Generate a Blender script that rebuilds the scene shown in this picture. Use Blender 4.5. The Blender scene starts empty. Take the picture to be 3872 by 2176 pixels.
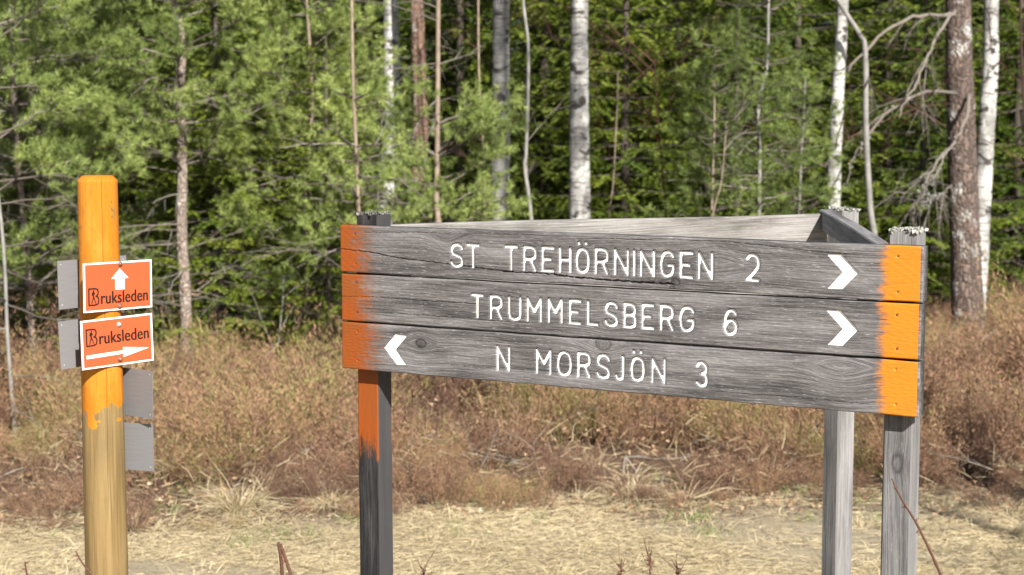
import bpy, math, random
import numpy as np
from math import radians as R, sin, cos, tan, pi
from mathutils import Vector, Matrix

random.seed(7)
rng = np.random.default_rng(7)
scene = bpy.context.scene
COL = scene.collection

# ------------------------------------------------------------------ camera, sky, sun, exposure
F = 6340.0                      # focal length in photograph pixels (3872 wide)
PITCH = R(5.57)
EYE = 1.6
LIFT = 0.86                     # the mown strip lies this much lower; the far half of the scene is scaled to suit
SPREAD = (EYE + LIFT) / EYE
cam_d = bpy.data.cameras.new("camera")
cam_d.sensor_width = 36.0
cam_d.lens = 36.0 * F / 3872.0
cam_d.clip_start = 0.1
cam_d.clip_end = 2000
cam_d.dof.use_dof = True
cam_d.dof.focus_distance = 4.75
cam_d.dof.aperture_fstop = 5.6
cam = bpy.data.objects.new("camera", cam_d)
cam.location = (0, 0, EYE + LIFT)
cam.rotation_euler = (pi / 2 - PITCH, 0, 0)
COL.objects.link(cam)
scene.camera = cam

SUN_EL, SUN_AZ = R(36), R(21)    # behind the camera, to its right
to_sun = Vector((sin(SUN_AZ) * cos(SUN_EL), -cos(SUN_AZ) * cos(SUN_EL), sin(SUN_EL)))
w = bpy.data.worlds.new("World")
scene.world = w
w.use_nodes = True
nt = w.node_tree
bg = nt.nodes["Background"]
sky = nt.nodes.new("ShaderNodeTexSky")
sky.sky_type = 'NISHITA'
sky.sun_disc = False
sky.sun_elevation = SUN_EL
sky.sun_rotation = math.atan2(to_sun.x, to_sun.y)
nt.links.new(sky.outputs[0], bg.inputs[0])
bg.inputs[1].default_value = 0.05
sl = bpy.data.lights.new("sun", 'SUN')
sl.energy = 5.0
sl.angle = R(0.5)
sl.color = (1.0, 0.955, 0.88)
so = bpy.data.objects.new("sun", sl)
so.rotation_euler = to_sun.to_track_quat('Z', 'Y').to_euler()
so.location = (0, -5, 12)
COL.objects.link(so)
vs = scene.view_settings
vs.view_transform = 'Standard'
vs.look = 'None'
vs.exposure = 1.18
vs.gamma = 1.0
vs.use_curve_mapping = False
scene.cycles.max_bounces = 6
scene.cycles.diffuse_bounces = 3
scene.cycles.glossy_bounces = 2
scene.cycles.transmission_bounces = 2


def P(u, v, Y):
    """world point seen at photo pixel (u, v) at distance Y in front of the camera"""
    a, b = (u - 1936) / F, (1088 - v) / F
    d = Vector((a, cos(PITCH) + b * sin(PITCH), -sin(PITCH) + b * cos(PITCH)))
    return Vector((0, 0, EYE)) + d * (Y / d.y)


def ray(u, v):
    a, b = (u - 1936) / F, (1088 - v) / F
    return Vector((a, cos(PITCH) + b * sin(PITCH), -sin(PITCH) + b * cos(PITCH)))


# ------------------------------------------------------------------ helpers: meshes and tags
class MB:
    """collects triangles and quads, then links them as ONE mesh object"""
    def __init__(s):
        s.v, s.t, s.q, s.n, s.at = [], [], [], 0, {}

    def add(s, v, t=None, q=None, **at):
        v = np.asarray(v, dtype=np.float32).reshape(-1, 3)
        if t is not None and len(t):
            s.t.append(np.asarray(t, dtype=np.int32).reshape(-1, 3) + s.n)
        if q is not None and len(q):
            s.q.append(np.asarray(q, dtype=np.int32).reshape(-1, 4) + s.n)
        for k in set(s.at) | set(at):
            s.at.setdefault(k, [np.zeros(s.n, dtype=np.float32)])
            a = at.get(k, 0.0)
            s.at[k].append(np.full(len(v), a, dtype=np.float32) if np.isscalar(a) else np.asarray(a, dtype=np.float32))
        s.v.append(v)
        s.n += len(v)

    def arrays(s):
        v = np.concatenate(s.v) if s.v else np.zeros((0, 3), np.float32)
        t = np.concatenate(s.t) if s.t else np.zeros((0, 3), np.int32)
        q = np.concatenate(s.q) if s.q else np.zeros((0, 4), np.int32)
        return v, t, q, {k: np.concatenate(a) for k, a in s.at.items()}

    def mesh(s, name, material, smooth=True, vec=None):
        v, t, q, at = s.arrays()
        me = bpy.data.meshes.new(name)
        me.vertices.add(len(v))
        me.vertices.foreach_set('co', v.ravel())
        loops = np.concatenate([t.ravel(), q.ravel()]).astype(np.int32)
        me.loops.add(len(loops))
        me.loops.foreach_set('vertex_index', loops)
        starts = np.concatenate([np.arange(len(t)) * 3, len(t) * 3 + np.arange(len(q)) * 4]).astype(np.int32)
        me.polygons.add(len(starts))
        me.polygons.foreach_set('loop_start', starts)
        me.polygons.foreach_set('use_smooth', np.full(len(starts), bool(smooth)))
        me.update(calc_edges=True)
        me.validate()
        for k, a in at.items():
            me.attributes.new(k, 'FLOAT', 'POINT').data.foreach_set('value', a)
        if vec is not None:
            me.attributes.new('gc', 'FLOAT_VECTOR', 'POINT').data.foreach_set('vector', np.asarray(vec, np.float32).ravel())
        me.materials.append(material)
        return me

    def build(s, name, material, parent=None, smooth=True, vec=None):
        return link(name, s.mesh(name, material, smooth, vec), parent)


def link(name, me, parent=None):
    o = bpy.data.objects.new(name, me)
    COL.objects.link(o)
    if parent:
        o.parent = parent
    o.color = (.5, .5, .5, 1)
    return o


def tag(o, label=None, cat=None, group=None, kind=None):
    if label: o['label'] = label
    if cat: o['category'] = cat
    if group: o['group'] = group
    if kind: o['kind'] = kind
    return o


def thing(name, label, cat, loc=(0, 0, 0), group=None):
    o = bpy.data.objects.new(name, None)
    o.empty_display_size = 0.1
    o.location = loc
    COL.objects.link(o)
    return tag(o, label, cat, group)


def norm(a):
    a = np.asarray(a, float)
    return a / (np.linalg.norm(a, axis=-1, keepdims=True) + 1e-9)


def smooth_path(pts, n):
    """Catmull-Rom through pts, n samples"""
    p = np.asarray(pts, float)
    if len(p) < 3:
        return p[0] + (p[-1] - p[0]) * np.linspace(0, 1, n)[:, None]
    q = np.vstack([2 * p[0] - p[1], p, 2 * p[-1] - p[-2]])
    s = np.linspace(0, len(p) - 1 - 1e-6, n)
    i = s.astype(int)
    f = (s - i)[:, None]
    a, b, c, d = q[i], q[i + 1], q[i + 2], q[i + 3]
    return .5 * (2 * b + (c - a) * f + (2 * a - 5 * b + 4 * c - d) * f ** 2 + (3 * b - a - 3 * c + d) * f ** 3)


def tube(mb, pts, rad, sides=6, rough=0.0, cap=True, **at):
    p = np.asarray(pts, float)
    n = len(p)
    r = np.broadcast_to(np.asarray(rad, float), (n,)) if np.ndim(rad) < 1 else np.asarray(rad, float)
    tg = norm(np.gradient(p, axis=0))
    ref = np.array([0, 0, 1.0]) if abs(tg[:, 2]).mean() < .8 else np.array([1.0, 0, 0])
    a = norm(np.cross(tg, ref))
    b = np.cross(tg, a)
    th = np.arange(sides) * 2 * pi / sides
    rr = r[:, None] * np.ones(sides)
    if rough:
        rr = rr * (1 + rough * rng.standard_normal((n, sides)))
    v = p[:, None] + rr[..., None] * (a[:, None] * np.cos(th)[:, None] + b[:, None] * np.sin(th)[:, None])
    i, j = np.meshgrid(np.arange(n - 1), np.arange(sides), indexing='ij')
    j2 = (j + 1) % sides
    q = np.stack([i * sides + j, i * sides + j2, (i + 1) * sides + j2, (i + 1) * sides + j], -1).reshape(-1, 4)
    v = v.reshape(-1, 3)
    t = []
    if cap:
        k = len(v)
        v = np.vstack([v, p[0], p[-1]])
        jj = np.arange(sides)
        t = np.vstack([np.stack([np.full(sides, k), (jj + 1) % sides, jj], 1),
                       np.stack([np.full(sides, k + 1), (n - 1) * sides + jj, (n - 1) * sides + (jj + 1) % sides], 1)])
    mb.add(v, t, q, **at)


def needles(mb, pos, d, ln, wd, tint=0.0):
    """thin triangles from pos along d"""
    n = len(pos)
    if not n: return
    d = norm(d)
    side = norm(np.cross(d, rng.standard_normal((n, 3)))) * (np.asarray(wd).reshape(-1, 1) * .5)
    ln = np.asarray(ln).reshape(-1, 1)
    v = np.stack([pos - side, pos + side, pos + d * ln], 1).reshape(-1, 3)
    t = np.arange(n * 3).reshape(-1, 3)
    if not np.isscalar(tint): tint = np.repeat(np.asarray(tint), 3)
    mb.add(v, t, None, tint=tint)


def blades(mb, pos, d, bend, ln, wd, tint):
    """ribbon of two segments, pointed"""
    n = len(pos)
    d = norm(d)
    side = norm(np.cross(d, norm(bend + 1e-4) + rng.standard_normal((n, 3)) * .6)) * wd[:, None] * .5
    m = pos + d * ln[:, None] * .5 + bend * ln[:, None] * .12
    e = pos + d * ln[:, None] + bend * ln[:, None] * .5
    v = np.stack([pos - side, pos + side, m + side * .8, m - side * .8, e], 1).reshape(-1, 3)
    k = np.arange(n)[:, None] * 5
    mb.add(v, k + np.array([3, 2, 4]), k + np.array([0, 1, 2, 3]), tint=np.repeat(tint, 5))


def box(mb, x0, x1, y0, y1, z0, z1, bev=0.0, **at):
    """box with bevelled long edges"""
    b = bev
    if b <= 0:
        v = [(x, y, z) for z in (z0, z1) for y in (y0, y1) for x in (x0, x1)]
        q = [(0, 2, 3, 1), (4, 5, 7, 6), (0, 1, 5, 4), (2, 6, 7, 3), (0, 4, 6, 2), (1, 3, 7, 5)]
        mb.add(v, None, q, **at)
        return
    ring = [(x0 + b, y0), (x1 - b, y0), (x1, y0 + b), (x1, y1 - b), (x1 - b, y1), (x0 + b, y1), (x0, y1 - b), (x0, y0 + b)]
    rings = [[(x, y, z) for x, y in ring] for z in (z0, z1)]
    v = rings[0] + rings[1]
    q = [(i, (i + 1) % 8, 8 + (i + 1) % 8, 8 + i) for i in range(8)]
    t = []
    v += [((x0 + x1) / 2, (y0 + y1) / 2, z0), ((x0 + x1) / 2, (y0 + y1) / 2, z1)]
    for i in range(8):
        t += [(16, (i + 1) % 8, i), (17, 8 + i, 8 + (i + 1) % 8)]
    mb.add(v, t, q, **at)


def lerp(a, b, t): return a + (b - a) * t


def snoise(x, y, s=1.0, seed=0):
    """cheap smooth noise from sines, about -1..1"""
    k = np.random.default_rng(seed)
    o = 0
    for i in range(7):
        a = k.uniform(0, 2 * pi); f = s * k.uniform(.6, 2.6)
        o = o + np.sin((x * cos(a) + y * sin(a)) * f * 2 * pi + k.uniform(0, 6.3)) / 3.2
    return o


# ------------------------------------------------------------------ materials
def mat(name):
    m = bpy.data.materials.new(name)
    m.use_nodes = True
    t = m.node_tree
    b = t.nodes['Principled BSDF']
    b.inputs['Specular IOR Level'].default_value = .25
    b.inputs['Roughness'].default_value = .75
    return m, t, b


class N:
    def __init__(s, t): s.t = t
    def new(s, kind, **kw):
        n = s.t.nodes.new('ShaderNode' + kind)
        for k, v in kw.items(): setattr(n, k, v)
        return n
    def link(s, a, b): s.t.links.new(a, b)
    def put(s, sock, v):
        if hasattr(v, 'is_output') or isinstance(v, bpy.types.NodeSocket): s.link(v, sock)
        else: sock.default_value = v
    def attr(s, name, vec=False):
        n = s.new('Attribute', attribute_name=name)
        return n.outputs['Vector' if vec else 'Fac']
    def math(s, op, a, b=0.0, clamp=False):
        n = s.new('Math', operation=op, use_clamp=clamp)
        s.put(n.inputs[0], a); s.put(n.inputs[1], b)
        return n.outputs[0]
    def scale(s, vec, sc):
        n = s.new('Mapping'); s.link(vec, n.inputs[0]); n.inputs['Scale'].default_value = sc
        return n.outputs[0]
    def noise(s, vec, sc, detail=4, rough=.6, dist=0.0):
        n = s.new('TexNoise'); s.link(vec, n.inputs['Vector'])
        n.inputs['Scale'].default_value = sc; n.inputs['Detail'].default_value = detail
        n.inputs['Roughness'].default_value = rough; n.inputs['Distortion'].default_value = dist
        return n.outputs[0]
    def range(s, v, a, b, c=0.0, d=1.0):
        n = s.new('MapRange'); s.put(n.inputs[0], v)
        for i, x in enumerate((a, b, c, d)): n.inputs[i + 1].default_value = x
        return n.outputs[0]
    def ramp(s, v, stops):
        n = s.new('ValToRGB'); s.put(n.inputs[0], v)
        e = n.color_ramp.elements
        while len(e) < len(stops): e.new(.5)
        for k, (p, c) in zip(e, stops): k.position = p; k.color = (*c, 1)
        return n.outputs[0]
    def mix(s, f, a, b, blend='MIX'):
        n = s.new('Mix', data_type='RGBA', blend_type=blend)
        s.put(n.inputs[0], f)
        for i, x in ((6, a), (7, b)):
            s.put(n.inputs[i], (*x, 1) if isinstance(x, tuple) and len(x) == 3 else x)
        return n.outputs[2]
    def bump(s, h, strength, dist, target):
        n = s.new('Bump'); s.put(n.inputs['Height'], h)
        n.inputs['Strength'].default_value = strength; n.inputs['Distance'].default_value = dist
        s.link(n.outputs[0], target)
    def obj(s): return s.new('TexCoord').outputs['Object']


def wood_material(name, dark, mid, light, streak=.75, blotch=.5, fresh=.6):
    """weathered timber along gc.x, with attributes paint / hue / white / knot"""
    m, t, b = mat(name)
    n = N(t)
    gc = n.attr('gc', True)
    fine = n.noise(n.scale(gc, (6.0, 290, 290)), 1, 5, .78)
    med = n.noise(n.scale(gc, (1.0, 62, 45)), 1, 4, .7)
    big = n.noise(n.scale(gc, (2.0, 9, 9)), 1, 3, .6)
    fib = n.noise(n.scale(gc, (38, 330, 330)), 1, 3, .65)
    g = n.math('ADD', n.math('MULTIPLY', fine, .68), n.math('MULTIPLY', med, .32))
    col = n.ramp(n.math('ADD', g, n.math('MULTIPLY', n.math('SUBTRACT', big, .5), blotch)),
                 [(.38, dark), (.5, mid), (.62, light)])
    col = n.mix(n.range(fib, .60, .72, 0, streak), col, tuple(min(.62, c * 1.9) for c in light))
    col = n.mix(n.math('MULTIPLY', n.attr('fresh'), fresh), col, tuple(c * 1.15 for c in light))  # paler side faces: fresher wood plus sunlight put into the colour
    kn = n.attr('knot')
    col = n.mix(kn, col, tuple(c * .45 for c in dark))
    pn = n.attr('paint')
    f = n.range(n.math('ADD', pn, n.math('MULTIPLY', n.math('SUBTRACT', n.math('ADD', n.math('ADD', n.math('MULTIPLY', fine, .3), n.math('MULTIPLY', fib, .25)), n.math('MULTIPLY', n.noise(n.scale(gc, (34, 75, 75)), 1, 5, .7), .45)), .5), 2.6)), .24, .76)
    oc = n.mix(n.attr('hue'), (.265, .055, .007), (.53, .18, .016))
    oc = n.mix(n.math('MULTIPLY', n.range(big, .38, .62, 0, .75), n.range(n.attr('hue'), 0, 1, 1, .15)), oc, (.20, .062, .014))
    oc = n.mix(n.range(fine, .30, .50, .7, 0), oc, (.12, .05, .018))
    oc = n.mix(n.math('MULTIPLY', n.range(f, .25, .95, .85, 0), n.range(n.attr('hue'), 0, 1, 1, .5)), oc, (.15, .062, .018))
    oc = n.mix(n.math('MULTIPLY', n.attr('hue'), .55), oc, (.56, .185, .014))
    col = n.mix(f, col, oc)
    wh = n.attr('white')
    wf = n.range(n.math('ADD', wh, n.math('MULTIPLY', n.math('SUBTRACT', n.math('ADD', n.math('MULTIPLY', fib, .5), n.math('MULTIPLY', fine, .5)), .58), 1.7)), .2, .62)
    col = n.mix(wf, col, n.mix(n.range(fib, .4, .6), (.74, .74, .72), (.86, .86, .85)))
    n.link(col, b.inputs['Base Color'])
    n.put(b.inputs['Roughness'], n.mix(f, (.72,) * 3, (.5,) * 3))
    n.bump(n.math('ADD', g, n.math('MULTIPLY', fib, .25)), .55, .0035, b.inputs['Normal'])
    bp = [x for x in t.nodes if x.bl_idname == 'ShaderNodeBump'][0]
    n.link(n.range(f, 0, 1, .55, .3), bp.inputs['Strength'])
    return m


M_BOARD = wood_material('weathered_board', (.033, .0305, .031), (.108, .100, .0995), (.212, .202, .201))
M_DARKPOST = wood_material('dark_weathered_post', (.007, .0068, .0074), (.020, .0192, .0205), (.055, .053, .055), .3)
M_PALEPOST = wood_material('pale_weathered_post', (.065, .062, .062), (.15, .145, .145), (.24, .235, .235), .35, .4, .12)
M_BACKBOARD = wood_material('bleached_board', (.075, .067, .06), (.17, .158, .148), (.27, .258, .247), .4, .5)


def log_material():
    m, t, b = mat('painted_round_post')
    n = N(t)
    gc = n.attr('gc', True)
    fine = n.noise(n.scale(gc, (4, 200, 200)), 1, 4, .6)
    med = n.noise(n.scale(gc, (1.6, 42, 42)), 1, 4, .6, 1.2)
    big = n.noise(n.scale(gc, (5, 12, 12)), 1, 4, .6)
    wood = n.ramp(n.math('ADD', n.math('MULTIPLY', med, .65), n.math('MULTIPLY', fine, .35)),
                  [(.34, (.115, .076, .031)), (.5, (.20, .134, .056)), (.66, (.25, .178, .082))])
    wood = n.mix(n.range(big, .48, .7, 0, .45), wood, (.125, .095, .052))
    pt = n.mix(n.range(big, .42, .62), (.43, .142, .010), (.50, .190, .022))
    pt = n.mix(n.attr('hue'), pt, (.42, .10, .005))
    pt = n.mix(n.range(n.noise(gc, 45, 5, .75), .56, .68, 0, .6), pt, (.16, .085, .03))
    pt = n.mix(n.range(fine, .32, .47, .55, 0), pt, (.27, .088, .010))
    pt = n.mix(n.range(med, .58, .72, 0, .4), pt, (.50, .24, .06))
    col = n.mix(n.range(n.math('ADD', n.attr('paint'), n.math('MULTIPLY', n.math('SUBTRACT', n.math('ADD', n.math('MULTIPLY', fine, .5), n.math('MULTIPLY', n.noise(gc, 60, 4, .7), .5)), .5), 1.1)), .40, .56), wood, pt)
    col = n.mix(n.attr('knot'), col, (.05, .028, .012))
    n.link(col, b.inputs['Base Color'])
    b.inputs['Roughness'].default_value = .7
    b.inputs['Specular IOR Level'].default_value = .15
    n.bump(n.math('ADD', med, n.math('MULTIPLY', n.noise(gc, 70, 4, .7), .6)), .35, .004, b.inputs['Normal'])
    return m


M_LOG = log_material()


def plain(name, c, rough=.6, metal=0.0, spec=.3, var=.12, sc=40):
    m, t, b = mat(name)
    n = N(t)
    k = n.noise(n.obj(), sc, 4, .6)
    n.link(n.mix(n.range(k, .3, .7), tuple(x * (1 - var) for x in c), tuple(min(1, x * (1 + var)) for x in c)), b.inputs['Base Color'])
    b.inputs['Roughness'].default_value = rough
    b.inputs['Metallic'].default_value = metal
    b.inputs['Specular IOR Level'].default_value = spec
    return m


M_WHITE = plain('white_enamel', (.76, .76, .74), .6, var=.02, spec=.15)
M_ORANGE = plain('orange_sign_face', (.42, .080, .028), .65, var=.03, spec=.15)
M_BLACK = plain('black_print', (.016, .008, .006), .5, var=.05)
M_RUST = plain('rusty_bolt', (.23, .095, .055), .45, .4, .5, .5, 180)
M_ZINC = plain('zinc_bolt', (.60, .58, .55), .35, .7, .5, .1, 180)
M_NAIL = plain('nail_head', (.07, .055, .05), .6, .5, .3, .3, 300)


def alu():
    m, t, b = mat('brushed_aluminium')
    n = N(t)
    k = n.noise(n.scale(n.obj(), (3, 3, 160)), 4, 4, .6)
    n.link(n.mix(n.range(k, .3, .7), (.175, .172, .178), (.225, .222, .228)), b.inputs['Base Color'])
    b.inputs['Metallic'].default_value = .35
    b.inputs['Roughness'].default_value = .6
    return m


M_ALU = alu()


def foliage(name, a, b_, c, trans=.25, rough=.55):
    """tint attribute runs a..b; a little random per needle; Object Info shifts each tree"""
    m, t, b = mat(name)
    n = N(t)
    geo = n.new('NewGeometry')
    oi = n.new('ObjectInfo')
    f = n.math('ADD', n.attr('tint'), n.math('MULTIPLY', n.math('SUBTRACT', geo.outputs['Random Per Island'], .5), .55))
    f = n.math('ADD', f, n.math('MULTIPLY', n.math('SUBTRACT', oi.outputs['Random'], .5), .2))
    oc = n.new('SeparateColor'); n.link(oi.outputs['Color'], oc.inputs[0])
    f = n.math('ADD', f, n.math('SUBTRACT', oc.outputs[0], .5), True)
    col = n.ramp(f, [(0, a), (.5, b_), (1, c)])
    n.link(col, b.inputs['Base Color'])
    b.inputs['Roughness'].default_value = rough
    b.inputs['Specular IOR Level'].default_value = .3
    if trans:
        tr = n.new('BsdfTranslucent')
        n.link(col, tr.inputs[0])
        ms = n.new('MixShader')
        ms.inputs[0].default_value = trans
        n.link(b.outputs[0], ms.inputs[1]); n.link(tr.outputs[0], ms.inputs[2])
        n.link(ms.outputs[0], t.nodes['Material Output'].inputs['Surface'])
    return m


M_PINE = foliage('pine_needles', (.09, .125, .035), (.26, .335, .095), (.43, .49, .16), .4)
M_SPRUCE = foliage('spruce_needles', (.035, .062, .010), (.12, .17, .020), (.27, .31, .045), .3)
M_HEATH = foliage('heather_shoots', (.12, .072, .052), (.36, .205, .125), (.24, .24, .08), .2, .8)
M_STRAW = foliage('dry_straw', (.26, .20, .12), (.47, .385, .235), (.63, .535, .35), .2, .7)
M_LITTER = foliage('dry_leaves', (.20, .11, .055), (.38, .25, .15), (.55, .43, .31), .15, .7)
M_GREEN = foliage('fresh_grass', (.10, .16, .04), (.14, .21, .05), (.2, .26, .08), .25, .6)
M_TWIG = foliage('dead_twigs', (.07, .058, .048), (.165, .142, .12), (.28, .255, .225), 0, .85)
M_SPRUCEWOOD = foliage('spruce_bark', (.04, .032, .026), (.085, .07, .055), (.15, .13, .105), 0, .85)
M_REDTWIG = foliage('red_brown_twigs', (.04, .018, .012), (.085, .038, .024), (.15, .08, .048), 0, .6)
M_LICHEN = foliage('pale_lichen', (.10, .10, .085), (.27, .27, .235), (.45, .45, .41), .1, .85)


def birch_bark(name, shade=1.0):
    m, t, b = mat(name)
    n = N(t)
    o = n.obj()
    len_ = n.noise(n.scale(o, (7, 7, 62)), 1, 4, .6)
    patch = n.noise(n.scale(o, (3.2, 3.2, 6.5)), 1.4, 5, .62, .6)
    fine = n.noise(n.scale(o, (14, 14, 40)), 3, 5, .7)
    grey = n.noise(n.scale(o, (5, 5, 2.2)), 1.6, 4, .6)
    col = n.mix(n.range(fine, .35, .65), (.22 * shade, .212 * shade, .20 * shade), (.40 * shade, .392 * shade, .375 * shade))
    col = n.mix(n.range(grey, .44, .58, 0, .75), col, (.15, .148, .138))
    col = n.mix(n.range(len_, .55, .61, 0, .8), col, (.10, .085, .075))
    col = n.mix(n.range(patch, .555, .60), col, (.045, .04, .037))
    z = n.new('SeparateXYZ'); n.link(o, z.inputs[0])
    base = n.math('ADD', n.math('MULTIPLY', patch, .9), n.range(z.outputs[2], .0, .8, .32, 0))
    col = n.mix(n.range(base, .66, .74), col, (.06, .054, .05))
    n.link(col, b.inputs['Base Color'])
    b.inputs['Roughness'].default_value = .7
    n.bump(n.math('ADD', fine, n.math('MULTIPLY', patch, -1.5)), .5, .01, b.inputs['Normal'])
    return m


def pine_bark(name, a, c, crev, lich=.4, sc=16):
    m, t, b = mat(name)
    n = N(t)
    o = n.obj()
    wob = n.new('VectorMath', operation='ADD')
    nn = n.new('TexNoise'); n.link(o, nn.inputs['Vector']); nn.inputs['Scale'].default_value = 9
    n.link(n.scale(o, (1, 1, .38)), wob.inputs[0])
    s_ = n.new('VectorMath', operation='SCALE'); n.link(nn.outputs['Color'], s_.inputs[0]); s_.inputs['Scale'].default_value = .10
    n.link(s_.outputs[0], wob.inputs[1])
    vo = n.new('TexVoronoi', feature='DISTANCE_TO_EDGE'); n.link(wob.outputs[0], vo.inputs['Vector']); vo.inputs['Scale'].default_value = sc
    vc = n.new('TexVoronoi'); n.link(wob.outputs[0], vc.inputs['Vector']); vc.inputs['Scale'].default_value = sc
    fine = n.noise(n.scale(o, (1, 1, .5)), 60, 5, .7)
    cell = n.new('SeparateColor'); n.link(vc.outputs['Color'], cell.inputs[0])
    col = n.mix(cell.outputs[0], a, c)
    col = n.mix(n.range(fine, .35, .7, 0, .5), col, tuple(x * .5 for x in a))
    col = n.mix(n.range(n.noise(o, 7, 5, .65), .56, .64, 0, lich), col, (.50, .49, .46))
    col = n.mix(n.range(vo.outputs['Distance'], .0, .10, .85, 0), col, crev)
    n.link(col, b.inputs['Base Color'])
    b.inputs['Roughness'].default_value = .85
    n.bump(n.math('ADD', n.range(vo.outputs['Distance'], 0, .2), n.math('MULTIPLY', fine, .4)), .8, .02, b.inputs['Normal'])
    return m


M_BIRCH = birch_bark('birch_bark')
M_SUNLITBIRCH = birch_bark('sunlit_birch_bark', 1.55)  # paler copy of the bark, sunlight put into its colour
M_PINEBARK = pine_bark('old_pine_bark', (.105, .078, .066), (.20, .145, .118), (.048, .038, .034), .8, 34)
M_FLAKY = pine_bark('flaky_pine_bark', (.20, .12, .085), (.34, .22, .16), (.10, .07, .055), .7, 40)
M_YOUNGBARK = pine_bark('young_pine_bark', (.26, .20, .165), (.40, .335, .29), (.16, .12, .10), .7, 46)
M_GREYBARK = plain('smooth_grey_bark', (.21, .20, .185), .8, var=.3, sc=14)
M_TANBARK = plain('tan_sapling_bark', (.215, .165, .125), .8, var=.3, sc=18)


def ground_material():
    m, t, b = mat('forest_floor')
    n = N(t)
    o = n.obj()
    sx = n.new('SeparateXYZ'); n.link(o, sx.inputs[0])
    big = n.noise(o, 1.1, 5, .6)
    fine = n.noise(o, 55, 6, .75)
    mid = n.noise(n.scale(o, (1, 2.4, 1)), 4.5, 5, .65)
    straw = n.ramp(n.math('ADD', n.math('MULTIPLY', fine, .6), n.math('MULTIPLY', mid, .4)),
                   [(.34, (.18, .14, .095)), (.5, (.36, .30, .20)), (.64, (.50, .43, .31))])
    bare = n.ramp(fine, [(.35, (.11, .08, .06)), (.65, (.27, .21, .16))])
    straw = n.mix(n.range(mid, .52, .66, 0, .7), straw, bare)
    brown = n.ramp(fine, [(.35, (.05, .03, .02)), (.55, (.14, .085, .052)), (.7, (.25, .17, .11))])
    f = n.range(n.math('ADD', sx.outputs[1], n.math('ADD', n.math('MULTIPLY', n.math('SUBTRACT', big, .5), 1.2), n.math('MULTIPLY', sx.outputs[0], -.15))), 6.45 * SPREAD, 6.95 * SPREAD)
    col = n.mix(f, straw, brown)
    n.link(col, b.inputs['Base Color'])
    b.inputs['Roughness'].default_value = .95
    n.bump(fine, .8, .03, b.inputs['Normal'])
    return m


# ------------------------------------------------------------------ ground
def gz(x, y):
    """ground height: flat mown strip, then a softly heaving heath"""
    x, y = np.asarray(x, float), np.asarray(y, float)
    k = np.clip((y - 6.9) / 1.6, 0, 1)
    k = k * k * (3 - 2 * k)
    return .012 * snoise(x, y, .5, 3) + k * (.07 * snoise(x, y, .16, 5) + .02)


def heath_edge(x):
    """distance at which the mown straw gives way to heather"""
    return 6.74 + .15 * np.clip(x, -1.6, 1.6) + .07 * np.sin(x * 2.1 + 1) + .05 * np.sin(x * 5.3)


gx = np.unique(np.concatenate([np.linspace(-400, -12, 14), np.linspace(-12, 12, 161), np.linspace(12, 400, 14)]))
gy = np.unique(np.concatenate([np.linspace(-400, -2, 14), np.linspace(-2, 20, 150), np.linspace(20, 600, 20)]))
XX, YY = np.meshgrid(gx, gy)
ZZ = gz(XX, YY) * np.clip((60 - np.hypot(XX, YY)) / 30, 0, 1)
XX, YY, ZZ = XX * SPREAD, YY * SPREAD, ZZ * SPREAD
ni, nj = XX.shape
ii, jj = np.meshgrid(np.arange(ni - 1), np.arange(nj - 1), indexing='ij')
mb = MB()
mb.add(np.stack([XX, YY, ZZ], -1), None, np.stack([ii * nj + jj, ii * nj + jj + 1, (ii + 1) * nj + jj + 1, (ii + 1) * nj + jj], -1).reshape(-1, 4))
tag(mb.build('ground', ground_material()), 'forest clearing floor of straw and brown heath', 'ground', kind='structure')


# ------------------------------------------------------------------ the big direction sign
HB = 0.450
def depth_for(u0, v0, u1, v1):
    lo, hi = 3.0, 8.0
    for _ in range(50):
        Y = (lo + hi) / 2
        if P(u0, v0, Y).z - P(u1, v1, Y).z > HB: hi = Y
        else: lo = Y
    return Y
YL = depth_for(1281, 852, 1293, 1393)
YR = depth_for(3485, 933, 3477, 1580)
TL, TR = P(1284, 852, YL), P(3484, 933, YR)
BL, BR = P(1290, 1393, YL), P(3478, 1580, YR)
O = (TL + BL) / 2 - Vector((0, 0, HB / 2))
E = (TR + BR) / 2 - Vector((0, 0, HB / 2))
ax_x = (E - O); BLEN = ax_x.length; ax_x.normalize()
ax_y = Vector((-ax_x.y, ax_x.x, 0)).normalized()      # away from the camera
if ax_y.y < 0: ax_y = -ax_y
ax_z = ax_x.cross(ax_y); ax_z = ax_z if ax_z.z > 0 else -ax_z
YAW = math.atan2(ax_x.y, ax_x.x)


def on_board(u, v):
    d = ray(u, v); c = Vector((0, 0, EYE))
    t = (O - c).dot(ax_y) / d.dot(ax_y)
    q = c + d * t - O
    return q.dot(ax_x), q.dot(ax_z)


print('board', YL, YR, BLEN, math.degrees(YAW), O, E)

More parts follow.
